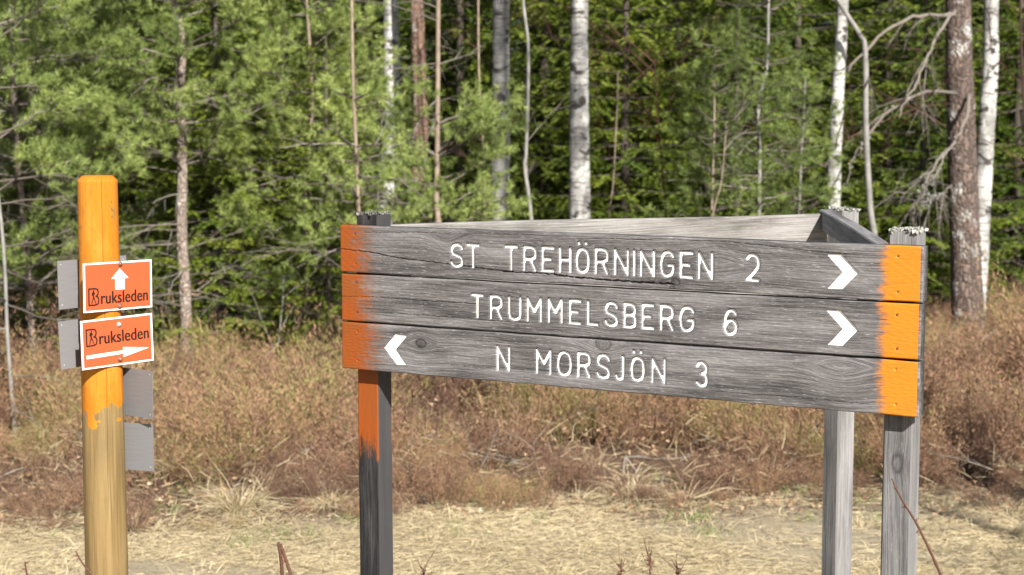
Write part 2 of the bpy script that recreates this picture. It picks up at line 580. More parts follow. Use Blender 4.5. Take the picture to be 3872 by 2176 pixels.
GL = {
 'S': [('c', [(.98, .82), (.85, .95), (.5, 1), (.15, .93), (.02, .76), (.15, .58), (.5, .5), (.85, .41), (.98, .24), (.85, .06), (.5, 0), (.15, .06), (0, .19)])],
 'T': [('l', [(0, 1), (1, 1)]), ('l', [(.5, 1), (.5, 0)])],
 'R': [('l', [(0, 0), (0, 1), (.6, 1)]), ('c', [(.6, 1), (.9, .93), (1, .74), (.9, .55), (.6, .48)]), ('l', [(.6, .48), (0, .48)]), ('l', [(.55, .48), (1, 0)])],
 'E': [('l', [(1, 1), (0, 1), (0, 0), (1, 0)]), ('l', [(0, .5), (.75, .5)])],
 'H': [('l', [(0, 0), (0, 1)]), ('l', [(1, 0), (1, 1)]), ('l', [(0, .5), (1, .5)])],
 'O': [('c', [(.5, 1), (.14, .9), (0, .64), (0, .36), (.14, .1), (.5, 0), (.86, .1), (1, .36), (1, .64), (.86, .9), (.5, 1)])],
 'N': [('l', [(0, 0), (0, 1), (1, 0), (1, 1)])],
 'I': [('l', [(.5, 0), (.5, 1)])],
 'G': [('c', [(1, .82), (.85, .95), (.5, 1), (.14, .89), (0, .64), (0, .36), (.14, .11), (.5, 0), (.86, .1), (1, .3), (1, .43)]), ('l', [(1, .45), (.62, .45)])],
 'U': [('l', [(0, 1), (0, .3)]), ('c', [(0, .3), (.12, .08), (.5, 0), (.88, .08), (1, .3)]), ('l', [(1, .3), (1, 1)])],
 'M': [('l', [(0, 0), (0, 1), (.5, .42), (1, 1), (1, 0)])],
 'L': [('l', [(0, 1), (0, 0), (1, 0)])],
 'B': [('l', [(.6, 1), (0, 1), (0, 0), (.6, 0)]), ('c', [(.6, 1), (.88, .93), (.95, .76), (.86, .59), (.6, .53)]), ('l', [(.6, .53), (0, .53)]), ('c', [(.6, .53), (.92, .46), (1, .27), (.92, .07), (.6, 0)])],
 'J': [('l', [(1, 1), (1, .25)]), ('c', [(1, .25), (.88, .06), (.5, 0), (.14, .05), (0, .16)])],
 '2': [('c', [(0, .86), (.2, .97), (.5, 1), (.85, .92), (1, .72), (.88, .5), (.5, .26), (0, .02)]), ('l', [(0, .02), (1, 0)])],
 '6': [('c', [(.98, .86), (.75, .98), (.4, .98), (.1, .8), (0, .45), (.03, .2), (.3, .01), (.7, .01), (1, .2), (.98, .42), (.7, .57), (.3, .53), (.03, .36)])],
 '3': [('c', [(.03, .87), (.25, .99), (.65, .99), (.96, .82), (.86, .6), (.5, .53)]), ('c', [(.5, .53), (.9, .44), (1, .24), (.8, .03), (.4, 0), (0, .13)])],
}
# letters: glyph, left and right pixel; each line with (first u, top, bottom) and (last u, top, bottom)
LINES = [
 ([('S', 1700, 1753), ('T', 1761, 1815), ('T', 1905, 1960), ('R', 1975, 2030), ('E', 2044, 2098), ('H', 2110, 2162), ('Ö', 2174, 2230), ('R', 2245, 2302),
   ('N', 2318, 2379), ('I', 2390, 2404), ('N', 2416, 2478), ('G', 2493, 2551), ('E', 2566, 2623), ('N', 2635, 2698), ('2', 2817, 2874)],
  (1726, 919, 1015), (2845, 958, 1068)),
 ([('T', 1778, 1829), ('R', 1848, 1900), ('U', 1917, 1972), ('M', 1987, 2049), ('M', 2067, 2128), ('E', 2147, 2199), ('L', 2215, 2264), ('S', 2282, 2338),
   ('B', 2353, 2407), ('E', 2421, 2475), ('R', 2491, 2548), ('G', 2565, 2626), ('6', 2732, 2788)],
  (1803, 1110, 1205), (2760, 1166, 1270)),
 ([('N', 1875, 1931), ('M', 2024, 2087), ('O', 2104, 2163), ('R', 2180, 2235), ('S', 2253, 2309), ('J', 2324, 2362), ('Ö', 2382, 2439), ('N', 2460, 2519), ('3', 2628, 2678)],
  (1903, 1307, 1406), (2653, 1366, 1466)),
]
LW = 0.0112
def text_strokes(line):
    letters, a, b = line
    a0, a1 = on_board(a[0], a[2]), on_board(a[0], a[1])
    b0, b1 = on_board(b[0], b[2]), on_board(b[0], b[1])
    out = []
    for ch, u0, u1 in letters:
        um = (u0 + u1) / 2
        f = (um - a[0]) / (b[0] - a[0])
        x0 = on_board(u0, lerp(a[2], b[2], f))[0] + LW / 2
        x1 = on_board(u1, lerp(a[2], b[2], f))[0] - LW / 2
        if x1 < x0: x0 = x1 = (x0 + x1) / 2
        z0 = lerp(a0[1], b0[1], f) + LW / 2
        z1 = lerp(a1[1], b1[1], f) - LW / 2
        g = 'O' if ch == 'Ö' else ch
        for kind, pts in GL[g]:
            p = np.array(pts, float)
            if kind == 'c': p = smooth_path(p, 34)
            out.append((np.stack([x0 + p[:, 0] * (x1 - x0), z0 + p[:, 1] * (z1 - z0)], 1), LW))
        if ch == 'Ö':
            for k in (.18, .8):
                c = x0 + k * (x1 - x0)
                out.append((np.array([[c - .0005, z1 + .0165], [c + .0005, z1 + .0170]]), .0128))
    return out


def seg_dist(X, Z, a, b):
    d = b - a
    L = max(float(d @ d), 1e-12)
    t = np.clip(((X - a[0]) * d[0] + (Z - a[1]) * d[1]) / L, 0, 1)
    return np.hypot(X - a[0] - t * d[0], Z - a[1] - t * d[1])


def poly_sd(X, Z, poly):
    """signed distance to polygon, inside negative"""
    d = np.full(X.shape, 9.0); ins = np.zeros(X.shape, bool)
    n = len(poly)
    for i in range(n):
        a, b = np.array(poly[i]), np.array(poly[(i + 1) % n])
        d = np.minimum(d, seg_dist(X, Z, a, b))
        if a[1] != b[1]:
            c = ((a[1] > Z) != (b[1] > Z)) & (X < (b[0] - a[0]) * (Z - a[1]) / (b[1] - a[1]) + a[0])
            ins ^= c
    return np.where(ins, -d, d)


CHEV = {0: [(725, 360), (820, 360), (932, 480), (828, 586), (730, 583), (828, 475)],
        1: [(720, 720), (815, 722), (928, 850), (828, 950), (728, 945), (828, 840)],
        2: [(510, 1062), (603, 1075), (515, 1180), (597, 1305), (520, 1303), (420, 1170)]}
def chev(i):
    if i == 2: return [on_board(1250 + x * .4834, 750 + y * .4834) for x, y in CHEV[2]]
    return [on_board(2700 + x * .587, 750 + y * .587) for x, y in CHEV[i]]


sign = thing('direction_sign', 'large grey three-post timber sign with three routed white place-name boards and orange ends', 'signpost', (O.x, O.y, 0))
BT = .045
GAP = .0055
BH = (HB - 2 * GAP) / 3
frame = Matrix((ax_x, ax_y, ax_z)).transposed().to_4x4()
frame.translation = O - Vector((O.x, O.y, 0))


def shallow(d, w):      # U-shaped groove profile
    return np.sqrt(np.clip(1 - (d / (w / 2)) ** 2, 0, 1))


def make_board(k, label):
    z0 = HB - (k + 1) * BH - k * GAP
    res = .0016
    dx = (.0, .003, .006)[k]
    nx, nz = int(BLEN / res), int(BH / res)
    xs = np.linspace(dx * .6, BLEN + (.002, -.001, 0)[k], nx); zs = np.linspace(0, BH, nz)
    X, Z = np.meshgrid(xs, zs, indexing='ij')
    Zb = Z + z0
    dep = np.zeros(X.shape); white = np.zeros(X.shape); knot = np.zeros(X.shape)
    # grain warped round the knots
    gzc = Z + .004 * snoise(X, Z * 0, .7, 20 + k) + .0015 * snoise(X, Z, 2.2, 30 + k)
    def knot_at(u, v, r, pull=1.0, dark=1.0):
        cx, cz = on_board(u, v); cz -= z0
        d = np.hypot((X - cx) * .75, Z - cz)
        nonlocal gzc, knot, dep
        gzc = gzc + pull * r * 1.6 * np.sign(Z - cz) * -np.exp(-((X - cx) / (r * 3.2)) ** 2) * np.exp(-np.abs(Z - cz) / (r * 2.4)) + (np.where(d < r, d * 2.0, 0) if dark >= .15 else 0)
        if dark < .15: return
        ring = np.exp(-((d - r) / (.16 * r + .0008)) ** 2)
        knot = np.maximum(knot, dark * np.maximum(ring * .9, np.where(d < r, .35 + .3 * np.sin(d / r * 14), 0)))
        dep = dep + ring * .001
    def crack(pts, wd, dp, jag=.0006):
        p = np.array([on_board(*q) for q in pts]); p[:, 1] -= z0
        n = 60
        s = np.linspace(0, 1, len(p)); t = np.linspace(0, 1, n)
        q = np.stack([np.interp(t, s, p[:, 0]), np.interp(t, s, p[:, 1]) + rng.normal(0, jag, n)], 1)
        nonlocal dep, knot
        for i in range(n - 1):
            i0 = max(0, np.searchsorted(xs, min(q[i, 0], q[i + 1, 0]) - .01)); i1 = np.searchsorted(xs, max(q[i, 0], q[i + 1, 0]) + .01)
            sl = (slice(i0, i1), slice(None))
            d = seg_dist(X[sl], Z[sl], q[i], q[i + 1])
            ww = wd * rng.uniform(.45, 1.1)
            m = np.clip(1 - d / ww, 0, 1)
            dep[sl] = np.maximum(dep[sl], m * dp); knot[sl] = np.maximum(knot[sl], np.clip(m * 1.3, 0, 1))
    if k == 0:
        knot_at(1690, 880, .016, 2.2, .0); knot_at(1648, 1015, .008, 1.6, .12); knot_at(2553, 1068, .009, 1, .9); knot_at(2540, 1090, .005, .8, .8)
        knot_at(2705, 990, .022, .8, .0)
        crack([(1288, 943), (1400, 955), (1520, 978), (1650, 993), (1760, 1009), (1900, 1025)], .0022, .006)
        crack([(1900, 1027), (2050, 1034), (2170, 1050), (2300, 1062), (2420, 1068), (2545, 1076)], .0034, .010, .0009)
        crack([(2180, 905), (2500, 905), (2760, 915), (3100, 952), (3200, 962)], .0014, .003)
        crack([(1380, 880), (1650, 880)], .0012, .002)
    if k == 1:
        crack([(1293, 1122), (1420, 1124), (1620, 1140), (1800, 1150)], .0016, .004)
        crack([(1400, 1180), (1700, 1200), (2000, 1222)], .0013, .003)
        knot_at(2300, 1225, .014, .9, .3)
    if k == 2:
        knot_at(1591, 1299, .0125, 1.5, .9); knot_at(2280, 1300, .0175, 1.5, .6); knot_at(3180, 1385, .022, 1.2, .05)
        crack([(1700, 1380), (1900, 1392), (2300, 1420)], .0011, .002)
        crack([(2700, 1480), (3000, 1500), (3300, 1532)], .0012, .002)
    for (u, v) in HOLES[k]:
        cx, cz = on_board(u, v); cz -= z0
        d = np.hypot(X - cx, Z - cz)
        dep = np.maximum(dep, np.clip(1 - d / .005, 0, 1) * .003); knot = np.maximum(knot, np.clip(1.2 - d / .0042, 0, .7))
    for pts, wd in text_strokes(LINES[k]):
        pts = pts - np.array([0, z0])
        for i in range(len(pts) - 1):
            i0 = max(0, np.searchsorted(xs, min(pts[i, 0], pts[i + 1, 0]) - wd)); i1 = np.searchsorted(xs, max(pts[i, 0], pts[i + 1, 0]) + wd)
            sl = (slice(i0, i1), slice(None))
            d = seg_dist(X[sl], Z[sl], pts[i], pts[i + 1])
            dep[sl] = np.maximum(dep[sl], np.clip((wd / 2 + .0008 - d) / .0016, 0, 1) * .0060)
            white[sl] = np.maximum(white[sl], np.clip((wd / 2 - .0014 - d) / .0014 + .5, 0, 1))
    pz = [(a, b - z0) for a, b in chev(k)]
    d = poly_sd(X, Z, pz)
    dep = np.maximum(dep, np.clip(-d / .0016, 0, 1) * .0045)
    white = np.maximum(white, np.clip((-d - .0006) / .0016 + .5, 0, 1))
    # paint at the two ends with ragged edges
    le = .118 + .010 * snoise(Z, Zb * 0, 6, 40 + k) + (.0, .006, .026)[k]
    paint = np.clip((le - .024 - X) / .17 + .48, 0, 1.35) * np.where(X < .3, 1, 0)
    re = BLEN - .107 + .006 * snoise(Z, Zb * 0, 9, 50 + k)
    pr = np.clip((X - re) / .052 + .42, 0, 1.3)
    hue = np.where(X > .6, 1.0, 0.0)
    paint = np.where(X > .6, pr, paint)
    paint = np.where((X > BLEN - .006), .1, paint)
    paint = np.where(white > .3, 0, paint)
    # rounded arrises
    e = np.minimum.reduce([X - xs[0], xs[-1] - X, Z, BH - Z])
    rr = .004
    t = np.clip(rr - e, 0, rr)
    dep = dep + rr - np.sqrt(np.clip(rr * rr - t * t, 0, None))
    dep = dep + .00025 * snoise(X * .3, gzc, 60, 60 + k) * (white < .2)
    Zw = Zb + .0008 * snoise(X, Z * 0, 3, 70 + k)
    mb = MB()
    off = (.0, .0015, -.001)[k]
    V = np.stack([X, dep + off, Zw], -1).reshape(-1, 3)
    ii, jj = np.meshgrid(np.arange(nx - 1), np.arange(nz - 1), indexing='ij')
    Q = np.stack([ii * nz + jj, (ii + 1) * nz + jj, (ii + 1) * nz + jj + 1, ii * nz + jj + 1], -1).reshape(-1, 4)
    vec = np.stack([X + k * 7.3, gzc + k * .9, np.zeros_like(X)], -1).reshape(-1, 3)
    mb.add(V, None, Q, white=white.ravel(), paint=paint.ravel(), hue=hue.ravel(), knot=np.clip(knot, 0, 1).ravel())
    # sides and back
    bi = np.concatenate([np.arange(nx) * nz, (nx - 1) * nz + np.arange(1, nz), (np.arange(nx - 1)[::-1]) * nz + nz - 1, np.arange(1, nz - 1)[::-1]])
    ring = V[bi]
    back = ring.copy(); back[:, 1] = BT
    m = len(bi)
    a = np.arange(m); b = (a + 1) % m
    sp = np.where(ring[:, 0] > BLEN - .02, 0, paint.ravel()[bi])
    mb.add(np.vstack([ring, back, [[BLEN / 2, BT, z0 + BH / 2]]]), np.stack([m + b, m + a, np.full(m, 2 * m)], 1),
           np.stack([b, a, m + a, m + b], 1), white=0.0, paint=np.concatenate([sp, sp, [0]]), hue=0.0, knot=0.0)
    vr = np.stack([ring[:, 0] + k * 7.3, ring[:, 2] * 1.0, ring[:, 1]], 1)
    vb = vr + np.array([0, 0, BT])
    vec = np.vstack([vec, vr, vb, [[0, 0, 0]]])
    o = mb.build('sign_board', M_BOARD, sign, vec=vec)
    o.matrix_local = frame
    o['label'] = label
    for (u, v) in HOLES[k]:
        cx, cz = on_board(u, v)
        nb = MB()
        tube(nb, [(cx, .0015, cz), (cx, .004, cz)], .0026, 8)
        nb.build('nail', M_NAIL, o)
    return o


HOLES = [[(1341, 886), (1345, 999), (3395, 970), (3394, 1105)],
         [(1346, 1069), (1350, 1181), (3391, 1192), (3391, 1320)],
         [(1351, 1254), (1353, 1365), (3387, 1399), (3386, 1531)]]
for k, lb in enumerate(('grey board reading ST TREHÖRNINGEN 2 with right chevron', 'grey board reading TRUMMELSBERG 6 with right chevron', 'grey board reading N MORSJÖN 3 with left chevron')):
    make_board(k, lb)


def square_post(px, py, ztop, yaw, w, material, label, paint=None, top_tilt=0.0):
    """square post as a finely divided prism; local x,y across, z up"""
    nz = 260; ns = 14
    h = w / 2; b = .005
    path = []
    for c, (dx, dy) in enumerate(((1, 0), (0, 1), (-1, 0), (0, -1))):
        # face starting corners, counter-clockwise from front-left
        s = [(-h, -h), (h, -h), (h, h), (-h, h)][c]
        for i in range(ns):
            t = b + (w - 2 * b) * i / (ns - 1)
            path.append((s[0] + dx * t, s[1] + dy * t, c))
    path = np.array(path)
    n = len(path)
    zs = np.linspace(-1.0, ztop, nz)
    wob = .0016 * np.sin(zs * 3 + px * 9)
    V = np.zeros((nz, n, 3)); V[..., 0] = path[:, 0] + wob[:, None]; V[..., 1] = path[:, 1]; V[..., 2] = zs[:, None]
    V[-1, :, 2] += top_tilt * path[:, 0] + rng.normal(0, .0008, n)
    X, Yc, Z = V[..., 0], V[..., 1], V[..., 2]
    face = np.broadcast_to(path[:, 2], X.shape)
    side = np.where((face == 1) | (face == 3), 1.0, 0.0)  # side faces get the paler wood tone and painted sunlight
    along = np.where((face == 0) | (face == 2), X, Yc) + face * .37
    kz, kr = ztop - .62, .014
    g = along + .003 * snoise(Z, Z * 0, 1.2, int(px * 100) % 50) + .010 * np.exp(-((Z - kz) / .06) ** 2) * np.sin((X + h) / w * pi)
    vec = np.stack([Z, g, face * .7 + px], -1).reshape(-1, 3)
    if paint is None: pa = np.zeros(X.shape); hu = pa
    else: pa, hu = paint(X, Yc, Z, face)
    kn = np.zeros(X.shape)
    d = np.hypot((Z - kz) * .6, np.where(face == 0, X, 9))
    kn = np.exp(-((d - kr) / .004) ** 2) * .8
    chk = np.where(face == 0, np.abs(X - .012 - .004 * np.sin(Z * 5)), 9)
    kn = np.maximum(kn, np.clip(1 - chk / .0022, 0, 1) * np.clip(np.sin(Z * 4 + px * 7) * 2, 0, 1) * .9)
    mb = MB()
    i, j = np.meshgrid(np.arange(nz - 1), np.arange(n), indexing='ij')
    j2 = (j + 1) % n
    Q = np.stack([i * n + j, i * n + j2, (i + 1) * n + j2, (i + 1) * n + j], -1).reshape(-1, 4)
    V = V.reshape(-1, 3)
    V = np.vstack([V, [[0, 0, ztop + .001]]])
    a = np.arange(n)
    T = np.stack([(nz - 1) * n + a, (nz - 1) * n + (a + 1) % n, np.full(n, nz * n)], 1)
    mb.add(V, T, Q, paint=np.append(pa.ravel(), 0), hue=np.append(hu.ravel(), 0), knot=np.append(kn.ravel(), 0), white=0.0, fresh=np.append(side.ravel(), 0))
    o = mb.build('post', material, sign, vec=np.vstack([vec, [[0, 0, 0]]]))
    o.location = (px - O.x, py - O.y, 0)
    o.rotation_euler = (0, 0, yaw)
    if label: o['label'] = label
    me = o.data
    sm = np.ones(len(me.polygons), bool); me.polygons.foreach_set('use_smooth', sm)
    me.set_sharp_from_angle(angle=R(35))
    return o


def lichen(post, w, z, n, tint, spread=1.05):
    mb = MB()
    for c in range(n // 14):
        cx, cy = rng.uniform(-w / 2 * spread, w / 2 * spread, 2)
        hgt = rng.uniform(.002, .011)
        for i in range(14):
            c0 = np.array([cx, cy, z]) + rng.normal(0, .006, 3) * (1, 1, 0) + (0, 0, rng.uniform(0, hgt))
            a, b_ = norm(rng.standard_normal(3) * (1, 1, .45)), norm(rng.standard_normal(3) * (1, 1, .45))
            b_ = norm(np.cross(a, b_)); s = rng.uniform(.0025, .0065)
            m = np.cross(a, b_) * s * .4
            th = np.linspace(0, 2 * pi, 6)[:-1]
            rad = s * rng.uniform(.6, 1.2, 5)
            v = np.vstack([[c0 + m], c0 + (np.cos(th) * rad)[:, None] * a + (np.sin(th) * rad)[:, None] * b_])
            mb.add(v, [(0, k + 1, (k + 1) % 5 + 1) for k in range(5)], None, tint=tint + rng.uniform(-.25, .25))
    mb.build('lichen', M_LICHEN, post, smooth=False)


PW = .080
def post_xy(x_along, behind=BT + .002, w=PW):
    q = O + ax_x * x_along + ax_y * (behind + w / 2)
    return q.x, q.y

xl = on_board(1338, 1400)[0] + PW / 2 - .018
xr = on_board(3348, 1600)[0] + PW / 2 - .018
lx, ly = post_xy(xl); rx, ry = post_xy(xr)
ztopL = P(1400, 812, ly).z; ztopR = P(3425, 874, ry).z


def left_paint(X, Yc, Z, face):
    zb = O.z - .02
    lim = .60 + 0 * Z
    zt = P(1400, 1400, ly).z; zl = P(1400, 1700, ly).z
    edge = zl + .012 * snoise(X, Yc, 30, 81) - .035 * (np.abs(X) > .034)
    pa = np.clip((Z - edge) / .13 + .35, 0, 1)
    pa = np.where(face == 0, pa, 0)
    pa = np.where((face == 1) & (Yc > .034), np.clip((Z - zl - .02) / .02 + .5, 0, 1), pa)
    pa = np.where((face == 0) & (X > .033), np.clip((Z - zl + .03) / .01 + .5, 0, 1), pa)
    pa = np.where(face == 3, pa * 0 + np.clip((Z - zl) / .03, 0, 1), pa)
    pa = np.where(Z > zt + .25, 0, pa)
    return pa, 0 * X


postL = square_post(lx, ly, ztopL, YAW, PW, M_DARKPOST, 'dark grey post with orange paint below the boards', left_paint)
lichen(postL, PW, ztopL, 300, .02)
postR = square_post(rx, ry, ztopR, YAW, PW, M_PALEPOST, 'pale grey post behind the bright orange board ends')
lichen(postR, PW, ztopR, 420, .6)
YB = 5.85
bx = P(3172, 1700, YB).x
ztopB = P(3190, 795, YB).z
postB = square_post(bx, YB, ztopB, R(-58), .078, M_PALEPOST, 'pale grey rear post rising behind the boards')
lichen(postB, .078, ztopB, 420, .6)


def plank(name, a, b, hgt, th, material, label=None, seed=0):
    """plank whose top centre line runs a -> b"""
    a, b = Vector(a), Vector(b)
    d = b - a; L = d.length; d.normalize()
    up = Vector((0, 0, 1)); s = up.cross(d).normalized(); up = d.cross(s)
    n = 90
    prof = []
    c = .004
    hw = th / 2
    for y, z in ((-hw + c, 0), (hw - c, 0), (hw, -c), (hw, -hgt + c), (hw - c, -hgt), (-hw + c, -hgt), (-hw, -hgt + c), (-hw, -c)):
        prof.append((y, z))
    # subdivide profile
    pr = []
    for i in range(8):
        p, q = np.array(prof[i]), np.array(prof[(i + 1) % 8])
        for t in np.linspace(0, 1, 9)[:-1]: pr.append(p + (q - p) * t)
    pr = np.array(pr); m = len(pr)
    xs = np.linspace(0, L, n)
    V = np.zeros((n, m, 3)); V[..., 0] = xs[:, None]; V[..., 1] = pr[:, 0]; V[..., 2] = pr[:, 1] + (.0025 * np.sin(xs * 4 + seed))[:, None]
    i, j = np.meshgrid(np.arange(n - 1), np.arange(m), indexing='ij'); j2 = (j + 1) % m
    Q = np.stack([i * m + j, i * m + j2, (i + 1) * m + j2, (i + 1) * m + j], -1).reshape(-1, 4)
    V = V.reshape(-1, 3)
    vec = np.stack([V[:, 0] + seed, V[:, 2] + .01 * np.sin(V[:, 0] * 3 + seed), V[:, 1]], 1)
    k = n * m
    V = np.vstack([V, [[0, 0, -hgt / 2], [L, 0, -hgt / 2]]]); vec = np.vstack([vec, [[0, 0, 0], [0, 0, 0]]])
    aa = np.arange(m)
    T = np.vstack([np.stack([np.full(m, k), (aa + 1) % m, aa], 1), np.stack([np.full(m, k + 1), (n - 1) * m + aa, (n - 1) * m + (aa + 1) % m], 1)])
    kn = np.zeros(len(V))
    for kx in (L * .30, L * .78):
        dd = np.hypot((V[:, 0] - kx) * .6, V[:, 2] + .035)
        kn = np.maximum(kn, np.exp(-(dd / .014) ** 2) * .5)
    mb = MB(); mb.add(V, T, Q, knot=kn, paint=0.0, white=0.0, hue=0.0)
    o = mb.build(name, material, sign, vec=vec)
    o.data.set_sharp_from_angle(angle=R(40))
    mm = Matrix((d, s, up)).transposed().to_4x4(); mm.translation = a - Vector((O.x, O.y, 0))
    o.matrix_local = mm
    if label: o['label'] = label
    return o


# the inner side of the boards on the far face, from the left post to the rear post
pa_, pb_ = P(1470, 850, ly + .06), P(3118, 808, YB - .075)
for k in range(3):
    dz = Vector((0, 0, -(BH + .006) * k))
    plank('rear_board', pa_ + dz, pb_ + dz, BH, .04, M_BACKBOARD, 'bleached board seen from its inner side' if k == 0 else None, k * 3.1)
# short side rail between the rear post and the right post
plank('side_rail', P(3122, 790, YB - .03), P(3353, 930, ry + .10), .068, .045, M_PALEPOST, 'short grey rail between rear and right posts', 5)

# ------------------------------------------------------------------ round trail post with sign plates
YP = 4.6
base = P(388, 1500, YP)
r_top, r_bot = .0535, .0600
ztop = P(380, 664, YP).z
trail = thing('trail_post', 'round timber trail post, orange at the top, carrying orange arrow plates', 'signpost', (base.x, YP, 0))
na, nz = 380, 420
zs = np.linspace(-1.0, ztop - .013, nz)
rad = lerp(r_bot, r_top, np.clip(zs / ztop, 0, 1))
th = np.arange(na) * 2 * pi / na
TH, ZS = np.meshgrid(th, zs)
RR = rad[:, None] * (1 + .006 * np.sin(2 * TH + 1) + .003 * np.sin(5 * TH + ZS * 3))
zfade = .75
ang = (TH - 1.5 * pi - math.atan2(-base.x, YP) + pi) % (2 * pi) - pi         # 0 faces the camera, + is right
crk = ang - (.20 + .012 * np.sin(ZS * 9) - .1 * np.clip(.9 - ZS, 0, 1))
cm = np.clip(1 - np.abs(crk) / .020, 0, 1) * np.where(ZS > zfade, 1, .55 + .45 * np.sin(ZS * 11))
RR = RR - cm * .004
V = np.stack([RR * np.cos(TH), RR * np.sin(TH), ZS], -1)
zp = P(388, 1540, YP).z
edge = zp + .006 * snoise(ang, ZS * 0, .8, 95) + .004 * snoise(ang, ZS * 0, 3.5, 96) + .010 * (ang > .3) - .004 * (ang < -.2)
pm = np.clip((ZS - edge) / .006 + .5, 0, 1)
def z_at(v): return P(388, v, YP).z
def a_at(u): return math.asin(max(-.99, min(.99, (u - 406) / 76)))
drip = np.array([(a_at(352), z_at(1520)), (a_at(368), z_at(1520)), (a_at(374), z_at(1570)), (a_at(388), z_at(1602)), (a_at(368), z_at(1613)), (a_at(351), z_at(1603))])
sd = poly_sd(ang, (ZS - 0) * 18, [(a, z * 18) for a, z in drip])
pm = np.maximum(pm, np.clip(-sd / .02 + .6, 0, 1))
for u, v, ra, rz in ((390, 1581, .10, .004), (464, 1581, .16, .005), (338, 1557, .06, .006)):
    pm = np.maximum(pm, np.clip(1.6 - np.hypot((ang - a_at(u)) / ra, (ZS - z_at(v)) / rz), 0, 1))
scuff = np.clip(1.5 - np.hypot((ang - .75) / .33, (ZS - z_at(800)) / .05), 0, 1)
scuff = np.maximum(scuff, np.clip(1.2 - np.hypot((ang - .95) / .3, (ZS - z_at(720)) / .04), 0, 1))
for u_, v_, ru, rv in ((352, 800, .05, .03), (350, 870, .12, .012), (395, 905, .16, .010), (370, 890, .2, .008), (420, 880, .08, .02)):
    scuff = np.maximum(scuff, .9 * np.clip(1.3 - np.hypot((ang - a_at(u_)) / ru, (ZS - z_at(v_)) / rv), 0, 1))
pm = pm - scuff * .72 * (.62 + .38 * snoise(ang, ZS * 14, 3.0, 97))
hu = np.clip(np.abs(ang) / 1.5, 0, 1) ** 6 * .0
mb = MB()
i, j = np.meshgrid(np.arange(nz - 1), np.arange(na), indexing='ij'); j2 = (j + 1) % na
Q = np.stack([i * na + j, i * na + j2, (i + 1) * na + j2, (i + 1) * na + j], -1).reshape(-1, 4)
gvec = np.stack([ZS, TH * .055 + .003 * snoise(ZS, TH, .5, 90), 0 * TH], -1).reshape(-1, 3)
capr = [(r_top - .011, ztop - .0015), (r_top - .014, ztop), (.0, ztop + .001)]
Vc, Qc = [V.reshape(-1, 3)], [Q]
for r_, z_ in capr:
    Vc.append(np.stack([r_ * np.cos(th), r_ * np.sin(th), np.full(na, z_)], 1))
for k in range(3):
    a = (nz - 1 + k) * na + np.arange(na); b = (nz - 1 + k) * na + (np.arange(na) + 1) % na
    Qc.append(np.stack([a, b, b + na, a + na], 1))
ex = 3 * na
ehu = np.repeat([.5, .7, .6], na)
mb.add(np.vstack(Vc), None, np.vstack(Qc), paint=np.concatenate([pm.ravel(), np.repeat([.62, .55, .6], na)]), hue=np.concatenate([hu.ravel(), ehu]),
       knot=np.concatenate([(cm * .85).ravel(), np.zeros(ex)]))
mb.build('post', M_LOG, trail, vec=np.vstack([gvec, np.stack([np.full(ex, ztop), np.tile(th * .05, 3), np.repeat([.01, .02, .03], na)], 1)]))


def prism(mb, poly, y0, y1):
    """polygon in the xz plane, front at y0, back at y1"""
    n = len(poly)
    from mathutils.geometry import tessellate_polygon
    tri = tessellate_polygon([[Vector((x, z, 0)) for x, z in poly]])
    v = [(x, y0, z) for x, z in poly] + [(x, y1, z) for x, z in poly]
    t = []
    for a, b, c in tri:
        ar = (poly[b][0] - poly[a][0]) * (poly[c][1] - poly[a][1]) - (poly[c][0] - poly[a][0]) * (poly[b][1] - poly[a][1])
        if ar < 0: b, c = c, b
        t += [(a, b, c), (n + a, n + c, n + b)]
    ccw = sum(poly[i][0] * poly[(i + 1) % n][1] - poly[(i + 1) % n][0] * poly[i][1] for i in range(n)) > 0
    q = [((i + 1) % n, i, n + i, n + (i + 1) % n) if ccw else (i, (i + 1) % n, n + (i + 1) % n, n + i) for i in range(n)]
    mb.add(v, t, q)


def stroke(mb, pts, wd, y0, y1):
    pts = np.asarray(pts, float)
    for a, b in zip(pts[:-1], pts[1:]):
        d = b - a; L = np.hypot(*d)
        if L < 1e-6: continue
        d = d / L; n = np.array([-d[1], d[0]]) * wd / 2
        a2, b2 = a - d * wd * .3, b + d * wd * .3
        prism(mb, [tuple(a2 - n), tuple(b2 - n), tuple(b2 + n), tuple(a2 + n)], y0 + rng.uniform(0, .0001), y1)


def bolt(parent, x, z, material, y=-.002, r=.0062):
    mb = MB()
    prof = [(r * 1.25, 0), (r * 1.25, -.001), (r, -.0016), (r * .92, -.0034), (r * .62, -.0054), (r * .3, -.006), (0.0001, -.0058)]
    tube(mb, [(x, y + d, z) for _, d in prof], [q for q, _ in prof], 12, cap=False)
    tube(mb, [(x, y - .0052, z), (x, y - .0066, z)], r * .34, 6)
    mb.build('bolt', material, parent)


def rivets(mb, W, H, y):
    for sx in (-1, 1):
        for sz in (-1, 1):
            tube(mb, [(sx * (W / 2 - .011), y, sz * (H / 2 - .011)), (sx * (W / 2 - .011), y - .0008, sz * (H / 2 - .011))], .0018, 8)


